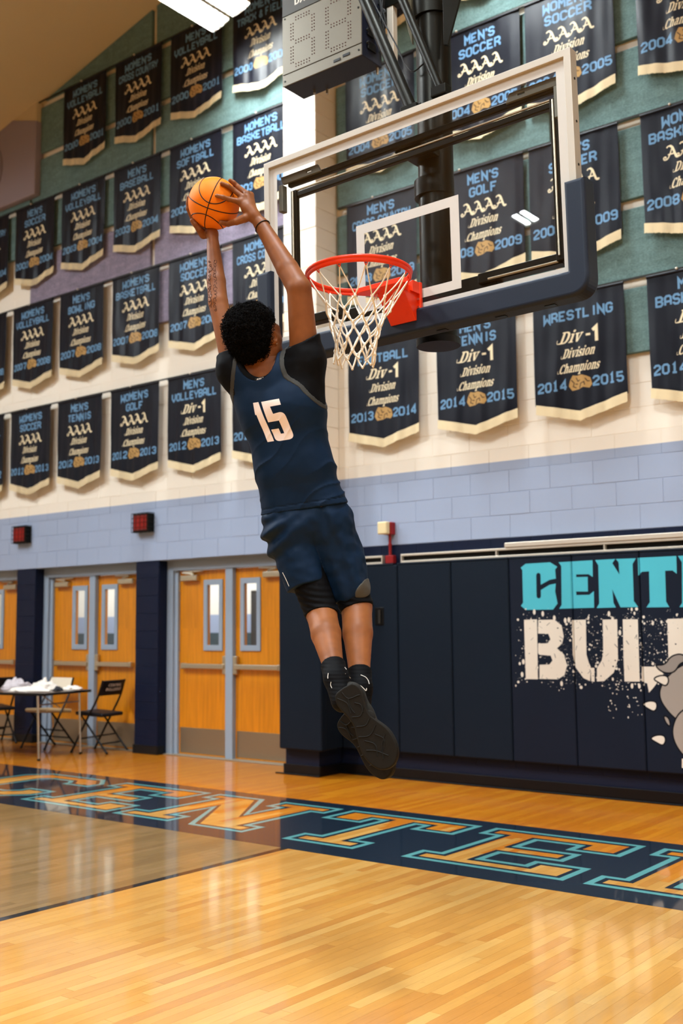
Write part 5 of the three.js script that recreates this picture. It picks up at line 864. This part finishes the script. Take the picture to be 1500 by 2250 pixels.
  const skinMap = dtex(256, 256, (u, v) => 0.5 + 0.25 * wrapNoise(u, v, 90) + 0.2 * wrapNoise(u, v, 30, 2), [5, 5]);
  const skin = mat(0xffffff, 0.5, { vertexColors: true, sheen: 0.1, sheenRoughness: 0.5, sheenColor: new THREE.Color(0.5, 0.35, 0.25) }); void skinMap;
  const body = obj('skin', mergeGeometries([bodyG, handGR, handGL, headG].map(tone)), skin, P);
  // ---- hair: rounded crop with many small curls
  const hairF = (() => { const e = blend([ellipsoid(H(-0.006, 0.045, -0.034), ax, [0.108, 0.112, 0.12]), ellipsoid(H(-0.006, -0.02, -0.058), ax, [0.088, 0.08, 0.074])], 0.05), face = half(H(0, 0.03, 0.03), f.clone().multiplyScalar(1).addScaledVector(hu, -0.62)), nape = half(H(0, -0.1, 0), hu.clone().negate().addScaledVector(f, 0.1)), ears = [-1, 1].map((s) => ellipsoid(H(s * 0.1, -0.05, 0.03), ax, [0.08, 0.095, 0.06]));
    return (x, y, z) => { let d = e(x, y, z); d += 0.012 * nz(x * 22, y * 22, z * 22) + 0.013 * nz(x * 52, y * 52, z * 52) + 0.007 * nz(x * 120, y * 120, z * 120); d = smax(d, face(x, y, z), 0.02); d = smax(d, nape(x, y, z), 0.02); for (const q of ears) d = smax(d, -q(x, y, z), 0.01); return d; }; })();
  const hairG = nets(hairF, ...around([J.head], 0.18), 0.0042);
  const hairM = mat(0x080605, 0.85, { specularIntensity: 0.15 });
  const hair = obj('hair', hairG, hairM, P);
  { const s0 = seed; seed = 4242; const p = hairG.attributes.position, n = hairG.attributes.normal, out = [], C = [];
    for (let i = 0; i < p.count; i++) { if (rnd() > 0.42) continue; const o = V(p.getX(i), p.getY(i), p.getZ(i)), nn = V(n.getX(i), n.getY(i), n.getZ(i)); if (nn.dot(o.clone().sub(J.head)) < 0.02) continue; const t = V(rr(-1, 1), rr(-1, 1), rr(-1, 1)).cross(nn).normalize(), L = rr(0.004, 0.016), b = nn.clone().cross(t); out.push(tube([o.clone().addScaledVector(nn, -0.003), o.clone().addScaledVector(nn, L * 0.5).addScaledVector(t, L * 0.45), o.clone().addScaledVector(nn, L * 0.9).addScaledVector(b, L * 0.4), o.clone().addScaledVector(nn, L * 0.85).addScaledVector(t, -L * 0.35)], rr(0.0008, 0.0014), 4, 3)); }
    void C; seed = s0; obj('curls', out, hairM, hair).userData.kind = 'stuff'; }
  obj('earring', [ball(H(0.083, -0.046, 0.012), 0.0035, 10)], M.chrome, P);

  // ---- clothing: shells over the body, cut at cuffs, collar and hems
  const fold = (x, y, z, k, a) => a * (nz(x * k, y * k, z * k) + 0.5 * nz(x * k * 2.1, y * k * 2.1, z * k * 2.1));
  const hemP = at(574, 1133, 4.85), hemQ = at(754, 1106, 4.83), hemN = upB.clone().negate(); { const d = hemQ.clone().sub(hemP).normalize(); hemN.addScaledVector(d, -hemN.dot(d)).normalize(); }
  const draped = blend([cap(J.peL.clone().addScaledVector(upB, -0.06), J.waL, 0.103, 0.092), cap(J.peR.clone().addScaledVector(upB, -0.06), J.waR, 0.103, 0.092), cap(J.waL, J.chL, 0.092, 0.1), cap(J.waR, J.chR, 0.092, 0.1), cap(J.chL, J.shL, 0.1, 0.055), cap(J.chR, J.shR, 0.1, 0.06), cap(J.chL.clone().lerp(J.chR, 0.5), J.neck, 0.09, 0.062), cap(J.shL, J.neck, 0.05, 0.06), cap(J.shR, J.neck, 0.056, 0.06)], 0.06);
  const dia = upB.clone().multiplyScalar(0.84).addScaledVector(sideB, -0.54), lowC = J.peL.clone().lerp(J.peR, 0.5);
  const creases = (x, y, z) => { const s = (x - lowC.x) * dia.x + (y - lowC.y) * dia.y + (z - lowC.z) * dia.z, h = (x - lowC.x) * upB.x + (y - lowC.y) * upB.y + (z - lowC.z) * upB.z, w = (x - lowC.x) * sideB.x + (y - lowC.y) * sideB.y + (z - lowC.z) * sideB.z, amt = clamp((0.42 - h) * 5, 0, 1) * clamp((h + 0.05) * 14, 0, 1); const q = 1 - Math.abs(Math.sin(s * 42 + 2.6 * nz(x * 5, y * 5, z * 5) + w * 4)); return -amt * 0.011 * (Math.pow(q, 2.2) - 0.3) * clamp(0.6 + 1.3 * nz(x * 4.5, y * 4.5, z * 4.5 + 2), 0, 1.2); };
  const armholeR = blend([cap(at(690, 800, 4.78), at(707, 832, 4.78), 0.136, 0.118)], 0.02), armholeL = half(at(508, 850, 4.85), RT.clone().addScaledVector(UP, -0.12));
  const collar = (d) => ellipsoid(at(570, 788, 4.84), [sideB, upB, backB], [0.092 + d, 0.118 + d, 0.2]);
  const hemCut = half(hemP, hemN), cl = collar(0);
  const jerseyRaw = (x, y, z) => draped(x, y, z) - 0.016 - 0.008 * clamp(1 + hemCut(x, y, z) * 9, 0, 1) + creases(x, y, z) + fold(x, y, z, 11, 0.0025);
  const seamLine = (x, y, z) => { const h = -hemCut(x, y, z) - 0.026; return 0.0022 * Math.exp(-h * h / 0.000012); };
  const jersey = (x, y, z) => { let d = jerseyRaw(x, y, z) + seamLine(x, y, z); d = smax(d, -armholeR(x, y, z), 0.004); d = smax(d, -armholeL(x, y, z), 0.004); d = smax(d, -cl(x, y, z), 0.006); return smax(d, hemCut(x, y, z), 0.006); };
  const [jlo, jhi] = around([J.shL, J.shR, J.neck, J.peL, J.peR], 0.17);
  const jg = nets(jersey, jlo, jhi, 0.0064);
  // print on the back: texture laid out in the plane of the player's back
  const org = at(604, 930, 4.72), back2 = (p) => { const d = p.clone().sub(org); return [d.dot(sideB), d.dot(upB)]; }, SZ = 0.62;
  const planeHit = (px, py) => { const d = at(px, py, 1).sub(EYE); return EYE.clone().addScaledVector(d, org.clone().sub(EYE).dot(backB) / d.dot(backB)); };
  const jc = canvas(1024, 1024, (g) => {
    g.fillStyle = '#0d2036'; g.fillRect(0, 0, 1024, 1024);
    const Q = (cx, cy) => { const [u, v] = back2(planeHit(540 + cx * 0.16, 860 + cy * 0.16)); return [512 + u / SZ * 1024, 512 - v / SZ * 1024]; };
    g.fillStyle = '#f0dfd6';
    const path = (pts) => { g.beginPath(); pts.forEach((p, i) => { if (p.length === 4) g.quadraticCurveTo(...Q(p[0], p[1]), ...Q(p[2], p[3])); else i ? g.lineTo(...Q(...p)) : g.moveTo(...Q(...p)); }); g.closePath(); g.fill(); };
    path([[98, 158], [175, 147], [245, 330], [382, 682], [293, 696], [150, 325], [133, 326]]);
    path([[213, 145], [465, 101], [497, 185], [343, 212], [385, 310], [470, 288], [535, 280, 562, 345], [645, 580], [665, 645, 590, 660], [470, 680], [405, 688, 385, 630], [345, 525], [447, 508], [475, 580], [522, 573], [460, 401], [310, 426]]);
  });
  { const p = jg.attributes.position, n = jg.attributes.normal, uv = new Float32Array(p.count * 2); for (let i = 0; i < p.count; i++) { const [u, v] = back2(V(p.getX(i), p.getY(i), p.getZ(i))), b = V(n.getX(i), n.getY(i), n.getZ(i)).dot(backB) > -0.15; uv[i * 2] = b ? clamp(0.5 + u / SZ, 0.002, 0.998) : 0.005; uv[i * 2 + 1] = b ? clamp(0.5 + v / SZ, 0.002, 0.998) : 0.005; } jg.setAttribute('uv', new THREE.BufferAttribute(uv, 2)); }
  const jm = mat(0xffffff, 0.55, { map: ctex(jc), specularIntensity: 0.18 });
  const jer = obj('jersey', jg, jm, P); jer.userData.label = 'navy sleeveless jersey with cream number 15';
  const trimBand = (hole, w) => (x, y, z) => { let d = jerseyRaw(x, y, z) - 0.0022; const h = hole(x, y, z); d = smax(d, Math.abs(h + 0.0 - w / 2) - w / 2, 0.002); d = smax(d, -cl(x, y, z), 0.004); return smax(d, -armholeR(x, y, z) - 0.001, 0.002); };
  const greyM = mat(0x34332f, 0.6);
  obj('armhole_trim', nets(trimBand(armholeR, 0.021), jlo, jhi, 0.0052), greyM, jer);
  obj('armhole_trim', nets((x, y, z) => smax(smax(jerseyRaw(x, y, z) - 0.0022, Math.abs(armholeL(x, y, z) - 0.0105) - 0.0105, 0.002), -cl(x, y, z), 0.004), jlo, jhi, 0.0052), greyM, jer);
  // black T-shirt under it
  const cuffR = half(at(662, 752, 4.78), J.elR.clone().sub(J.shR).addScaledVector(RT, -0.13)), cuffL = half(at(496, 782, 4.88), J.elL.clone().sub(J.shL).addScaledVector(RT, 0.03)), waist = half(J.waL.clone().lerp(J.waR, 0.5), upB.clone().negate());
  const neckHole = ellipsoid(at(574, 782, 4.835), [sideB, upB, backB], [0.078, 0.105, 0.3]);
  const shoulderF = blend([cap(J.shL.clone().addScaledVector(upB, -0.02), J.elL, 0.071, 0.052), cap(J.shL, J.chL, 0.066, 0.1)], 0.04), shoulderFR = blend([cap(J.shR, J.elR, 0.079, 0.066), cap(J.shR, J.chR, 0.08, 0.1), cap(J.shR.clone().addScaledVector(RT, 0.012), J.chR.clone().addScaledVector(RT, 0.02), 0.07, 0.085)], 0.04);
  const shirt = (x, y, z) => { const sl = smax(Math.min(shoulderF(x, y, z), 9), cuffL(x, y, z), 0.006), sr = smax(shoulderFR(x, y, z), cuffR(x, y, z), 0.006); let d = smin(draped(x, y, z) - 0.006, Math.min(sl, sr), 0.03) + fold(x, y, z, 14, 0.003); d = smax(d, -neckHole(x, y, z), 0.005); return smax(d, waist(x, y, z), 0.01); };
  const blackCloth = mat(0x060608, 0.7, { specularIntensity: 0.2 });
  const tee = obj('t_shirt', nets(shirt, ...around([J.shL, J.shR, J.elR, J.elL, J.waL, J.waR, J.neck], 0.14), 0.0072), blackCloth, P);
  { const tg = []; const tx = ctex(canvas(128, 40, (g) => { g.fillStyle = '#0a0a0c'; g.fillRect(0, 0, 128, 40); g.fillStyle = '#f2ece4'; g.font = 'italic bold 30px sans-serif'; g.textAlign = 'center'; g.textBaseline = 'middle'; g.fillText('NIKE', 60, 21); g.fillRect(104, 8, 18, 4); }));
    const a = trace(shirt, 559, 838), b = trace(shirt, 579, 833), c = trace(shirt, 580, 827), d = trace(shirt, 560, 831), o = BK.clone().multiplyScalar(0.002); const g = new THREE.BufferGeometry(); g.setAttribute('position', new THREE.BufferAttribute(new Float32Array([a, b, c, d].flatMap((p) => A3(p.clone().add(o)))), 3)); g.setAttribute('uv', new THREE.BufferAttribute(new Float32Array([0, 0, 1, 0, 1, 1, 0, 1]), 2)); g.setIndex([0, 1, 2, 0, 2, 3]); g.computeVertexNormals(); void tg; obj('neck_label', g, mat(0xffffff, 0.6, { map: tx }), tee); }
  obj('collar_lining', tube([trace(jersey, 524, 806), trace(jersey, 531, 808), trace(jersey, 540, 816)], 0.006, 10, 8), mat(0xd8cbbd, 0.7), jer);

  // shorts
  const sh = (h, k, r0, r1) => cap(h, h.clone().lerp(k, 0.78), r0, r1);
  const legHem = (ax2, bx, k, h) => { const d = bx.clone().sub(ax2).normalize(), n = k.clone().sub(h); n.addScaledVector(d, -n.dot(d)).normalize(); return half(ax2.clone().lerp(bx, 0.5), n); };
  const hemL = legHem(at(640, 1300, 4.76), at(714, 1276, 4.76), J.knL, J.hipL), hemR = legHem(at(742, 1325, 4.8), at(807, 1309, 4.8), J.knR, J.hipR);
  const shortL = blend([sh(J.hipL.clone().addScaledVector(RT, -0.008), J.knL.clone().addScaledVector(RT, -0.028), 0.118, 0.088), cap(at(612, 1200, 4.84), at(622, 1206, 4.84), 0.05, 0.05)], 0.03), shortR = blend([sh(J.hipR.clone().addScaledVector(RT, 0.0), J.knR, 0.118, 0.092), cap(at(752, 1190, 4.83), at(770, 1250, 4.83), 0.066, 0.066)], 0.04);
  const seatF = blend([cap(J.peL, J.peR, 0.097, 0.097), cap(J.peL, J.hipL, 0.098, 0.115), cap(J.peR, J.hipR, 0.098, 0.113), cap(J.hipL.clone().addScaledVector(BK, 0.02), J.hipR.clone().addScaledVector(BK, 0.02), 0.108, 0.106)], 0.05);
  const waistTop = half(at(664, 1108, 4.84), upB);
  const bunch = (x, y, z) => { const s = (y - J.hipL.y) * 70 - ((x - J.hipL.x) * sideB.x + (z - J.hipL.z) * sideB.z) * 42, a = Math.exp(-Math.pow((y - J.hipL.y + 0.06) / 0.09, 2)) * clamp(0.6 - ((x - J.hipL.x) * sideB.x + (z - J.hipL.z) * sideB.z) * 5, 0, 1); return -0.012 * a * Math.sin(s + 2 * nz(x * 6, y * 6, z * 6)); };
  const vert = (x, y, z) => { const w = (x - J.hipR.x) * sideB.x + (y - J.hipR.y) * sideB.y + (z - J.hipR.z) * sideB.z; return 0.004 * Math.sin(w * 85 + (y - J.hipR.y) * 9 + 2 * nz(x * 4, y * 4, z * 4)) * clamp(w * 8 + 0.6, 0, 1); };
  const shorts = (x, y, z) => { const l = smax(shortL(x, y, z), hemL(x, y, z), 0.006), r = smax(shortR(x, y, z), hemR(x, y, z), 0.006); let d = smin(Math.min(l, r), smax(seatF(x, y, z), -1, 0.01), 0.028) + fold(x, y, z, 12, 0.007) + bunch(x, y, z) + vert(x, y, z); return smax(d, waistTop(x, y, z), 0.006); };
  const [slo, shi] = around([J.hipL, J.hipR, J.peL, J.peR, J.knL, J.knR], 0.15);
  const shortM = mat(0x0d2036, 0.55, { specularIntensity: 0.18 });
  const so = obj('shorts', nets(shorts, slo, shi, 0.0066), shortM, P);
  const panelC = ellipsoid(at(808, 1301, 4.8), [RT, UP, BK], [0.075, 0.062, 0.12]);
  obj('hem_panel', nets((x, y, z) => smax(smax(shorts(x, y, z) - 0.003, panelC(x, y, z), 0.003), shortL(x, y, z) < 0 ? 0.01 : -1, 0.001), slo, shi, 0.0052), mat(0x4a463e, 0.6), so);
  obj('piping', [tube([trace(shorts, 622, 1258), trace(shorts, 630, 1274), trace(shorts, 636, 1288)].map((p) => p.addScaledVector(RT, -0.003)), 0.0013, 10, 6)], mat(0xe8e2d8, 0.6), so);
  // compression leggings, socks
  const knCutL = half(at(711, 1356, 4.74), J.anL.clone().sub(J.hipL).addScaledVector(RT, -0.12)), knCutR = half(at(780, 1341, 4.8), J.anR.clone().sub(J.hipR).addScaledVector(RT, 0.05));
  const ribs = (x, y, z) => 0.0016 * Math.sin((y + 0.25 * x) * 230 + 2 * nz(x * 8, y * 8, z * 8)) * clamp((1.66 - y) * 9, 0, 1);
  obj('compression_legging', nets((x, y, z) => smax(legL(x, y, z) - 0.005 + ribs(x, y, z), knCutL(x, y, z), 0.004), ...around([J.hipL, J.knL], 0.12), 0.0062), blackCloth, P);
  obj('compression_legging', nets((x, y, z) => smax(legR(x, y, z) - 0.006 + ribs(x, y, z), knCutR(x, y, z), 0.004), ...around([J.hipR, J.knR], 0.12), 0.0062), blackCloth, P);
  const sock = (k, a, foot, top, r) => { const up = half(top, k.clone().sub(a)), q = blend([cap(k.clone().lerp(a, 0.45), a, r * 1.2, r), cap(a, foot, r, r * 0.95)], 0.02); return (x, y, z) => smax(q(x, y, z) - 0.002 + 0.0004 * Math.sin(y * 420), up(x, y, z), 0.004); };
  const sockFL = sock(J.knL, J.anL, at(752, 1540, 4.36), at(736, 1464, 4.49), 0.047), sockFR = sock(J.knR, J.anR, at(790, 1570, 4.48), at(790, 1474, 4.58), 0.0475);
  const sl = obj('sock', nets(sockFL, ...around([J.knL, J.anL, at(752, 1540, 4.36)], 0.06), 0.0048), blackCloth, P), sr = obj('sock', nets(sockFR, ...around([J.knR, J.anR, at(790, 1570, 4.48)], 0.06), 0.0048), blackCloth, P);
  const markM = mat(0xece6dc, 0.6), mark = (fld, c, r, parent) => obj('sock_mark', tube(c.map(([x, y]) => trace(fld, x, y).addScaledVector(BK, 0.0006)), r, 16, 6), markM, parent);
  mark(sockFR, [[792, 1483], [803, 1488], [809, 1496], [811, 1503]], 0.0016, sr); mark(sockFR, [[779, 1504], [790, 1506], [799, 1513], [804, 1518], [805, 1512]], 0.0018, sr);
  mark(sockFL, [[721, 1479], [720, 1486], [720, 1491]], 0.0016, sl); mark(sockFL, [[727, 1498], [726, 1505], [729, 1512]], 0.0012, sl); mark(sockFL, [[757, 1466], [761, 1471]], 0.0014, sl); mark(sockFL, [[758, 1480], [764, 1485], [768, 1490]], 0.0015, sl);
  // shoes: patterned sole, wrapped upper
  const shoeM = mat(0x17150f, 0.6), soleM = mat(0x17130d, 0.65, { specularIntensity: 0.3 }), treadM = mat(0x0f0d09, 0.7);
  const shoe = (heel, toe, ankle, nrm, flip, foot) => {
    const a = toe.clone().sub(heel), L = a.length(); a.normalize(); const n = nrm.clone().addScaledVector(a, -nrm.dot(a)).normalize(), s = a.clone().cross(n).multiplyScalar(flip);
    const Q = (x, t, h) => heel.clone().addScaledVector(s, x * L).addScaledVector(a, t * L).addScaledVector(n, h * L);
    // outline of the sole: half widths to either side along its length
    const out = [[0, 0], [-0.11, 0.012], [-0.15, 0.07], [-0.152, 0.16], [-0.118, 0.3], [-0.112, 0.42], [-0.15, 0.56], [-0.182, 0.7], [-0.175, 0.83], [-0.12, 0.95], [-0.03, 1.0], [0.07, 0.985], [0.15, 0.9], [0.185, 0.78], [0.178, 0.64], [0.12, 0.5], [0.085, 0.4], [0.1, 0.28], [0.142, 0.15], [0.135, 0.06], [0.095, 0.01]];
    const shp = new THREE.Shape(new THREE.SplineCurve(out.map(([x, t]) => new THREE.Vector2(x, t))).getPoints(80).concat([new THREE.Vector2(...out[0])]));
    const place = (g) => { const p = g.attributes.position; for (let i = 0; i < p.count; i++) { const q = Q(p.getX(i), p.getY(i), p.getZ(i)); p.setXYZ(i, q.x, q.y, q.z); } g.computeVertexNormals(); return g; };
    const sh2 = obj('shoe', nets(blend([cap(Q(0, 0.14, -0.2), Q(0, 0.36, -0.2), 0.1 * L, 0.098 * L), cap(Q(0, 0.36, -0.2), Q(0, 0.72, -0.2), 0.098 * L, 0.115 * L), cap(Q(-0.05, 0.7, -0.19), Q(-0.045, 0.86, -0.18), 0.1 * L, 0.085 * L), cap(Q(0.05, 0.7, -0.19), Q(0.04, 0.84, -0.18), 0.1 * L, 0.085 * L), cap(Q(0, 0.14, -0.2), Q(0, 0.14, -0.26).lerp(ankle, 0.12), 0.09 * L, 0.045), cap(Q(0, 0.3, -0.2), Q(0, 0.2, -0.24).lerp(ankle, 0.4), 0.09 * L, 0.047)], 0.03), ...around([heel, toe, ankle, Q(0, 0.5, -0.25)], 0.1), 0.0055), shoeM, P);
    const g = new THREE.ExtrudeGeometry(shp, { depth: 0.05, bevelEnabled: true, bevelSize: 0.02, bevelThickness: 0.022, bevelSegments: 4, curveSegments: 6 }).translate(0, 0, -0.095); if (flip > 0) { const id = g.index; void id; }
    obj('sole', place(g), soleM, sh2);
    const groove = [[[-0.05, 0.02], [-0.02, 0.12], [0.1, 0.15], [0.12, 0.16]], [[-0.02, 0.12], [-0.05, 0.22], [-0.04, 0.3]], [[-0.13, 0.05], [-0.06, 0.16], [-0.08, 0.28]], [[0.02, 0.2], [0.07, 0.26], [0.05, 0.34]], [[-0.09, 0.32], [0.0, 0.36], [0.08, 0.3]], [[-0.14, 0.55], [-0.02, 0.6], [0.1, 0.54]], [[-0.1, 0.62], [-0.02, 0.72], [-0.06, 0.84]], [[0.04, 0.62], [0.1, 0.72], [0.04, 0.82]], [[-0.14, 0.72], [-0.05, 0.78], [0.05, 0.9]], [[0.14, 0.68], [0.05, 0.76], [-0.02, 0.9]], [[-0.1, 0.44], [0.0, 0.48], [0.08, 0.44]]];
    for (const gr of groove) obj('tread', tube(gr.map(([x, t]) => Q(x, t, -0.0235)), 0.0026, 14, 6), treadM, sh2).position.copy(n.clone().multiplyScalar(0.0006));
    const ins = new THREE.SphereGeometry(1, 20, 12).scale(0.055, 0.07, 0.012).translate(0.095, 0.42, -0.04); obj('arch_inset', place(ins), treadM, sh2);
    return sh2;
  };
  const nL = BK.clone().multiplyScalar(0.97).addScaledVector(UP, -0.1).addScaledVector(RT, -0.12);
  shoe(at(755, 1513, 4.31), at(854, 1683, 4.2), J.anL, nL, -1).userData.label = 'near black shoe with its patterned sole turned to the viewer';
  shoe(at(748, 1577, 4.5), at(851, 1702, 4.34), at(790, 1548, 4.53), BK.clone().addScaledVector(UP, -0.25).addScaledVector(RT, -0.3), -1).userData.label = 'far black shoe half hidden behind the near one';
  // wrist band and forearm tattoo
  { const d = J.elR.clone().sub(J.wrR).normalize(), c = J.wrR.clone().addScaledVector(d, 0.014), u = d.clone().cross(BK).normalize(), v = d.clone().cross(u), pts = []; for (let i = 0; i < 24; i++) { const t = i / 24 * 2 * Math.PI; pts.push(c.clone().addScaledVector(u, Math.cos(t) * 0.0365).addScaledVector(v, Math.sin(t) * 0.0365).addScaledVector(d, 0.004 * Math.cos(t))); } obj('wrist_band', tube(pts, 0.0022, 60, 6, true), M.rubber, P); }
  { const ink = mat(0x3c2114, 0.7), s0 = seed, S = []; seed = 31; for (let y = 574; y < 682; y += 7.5) for (let q = 0; q < 2; q++) { const x = 461 + q * 11 + rr(-1.5, 1.5), a = rr(0, 6), w = rr(2.5, 4.8), st = []; for (let i = 0; i < 7; i++) st.push([clamp(x + Math.cos(a + i * rr(0.7, 1.2)) * w * (0.5 + i * 0.1), 456.5, 482), y + Math.sin(a + i * 0.95) * w + i * 0.4]); S.push(st); } seed = s0;
    obj('tattoo', S.map((s) => tube(s.map(([x, y]) => trace(upper, x, y, 4.6).addScaledVector(BK, -0.0005)), 0.001, 24, 5)), ink, P).userData.label = 'dark lettered tattoo on the forearm'; }
  void body;
}

renderer.render(scene, camera);
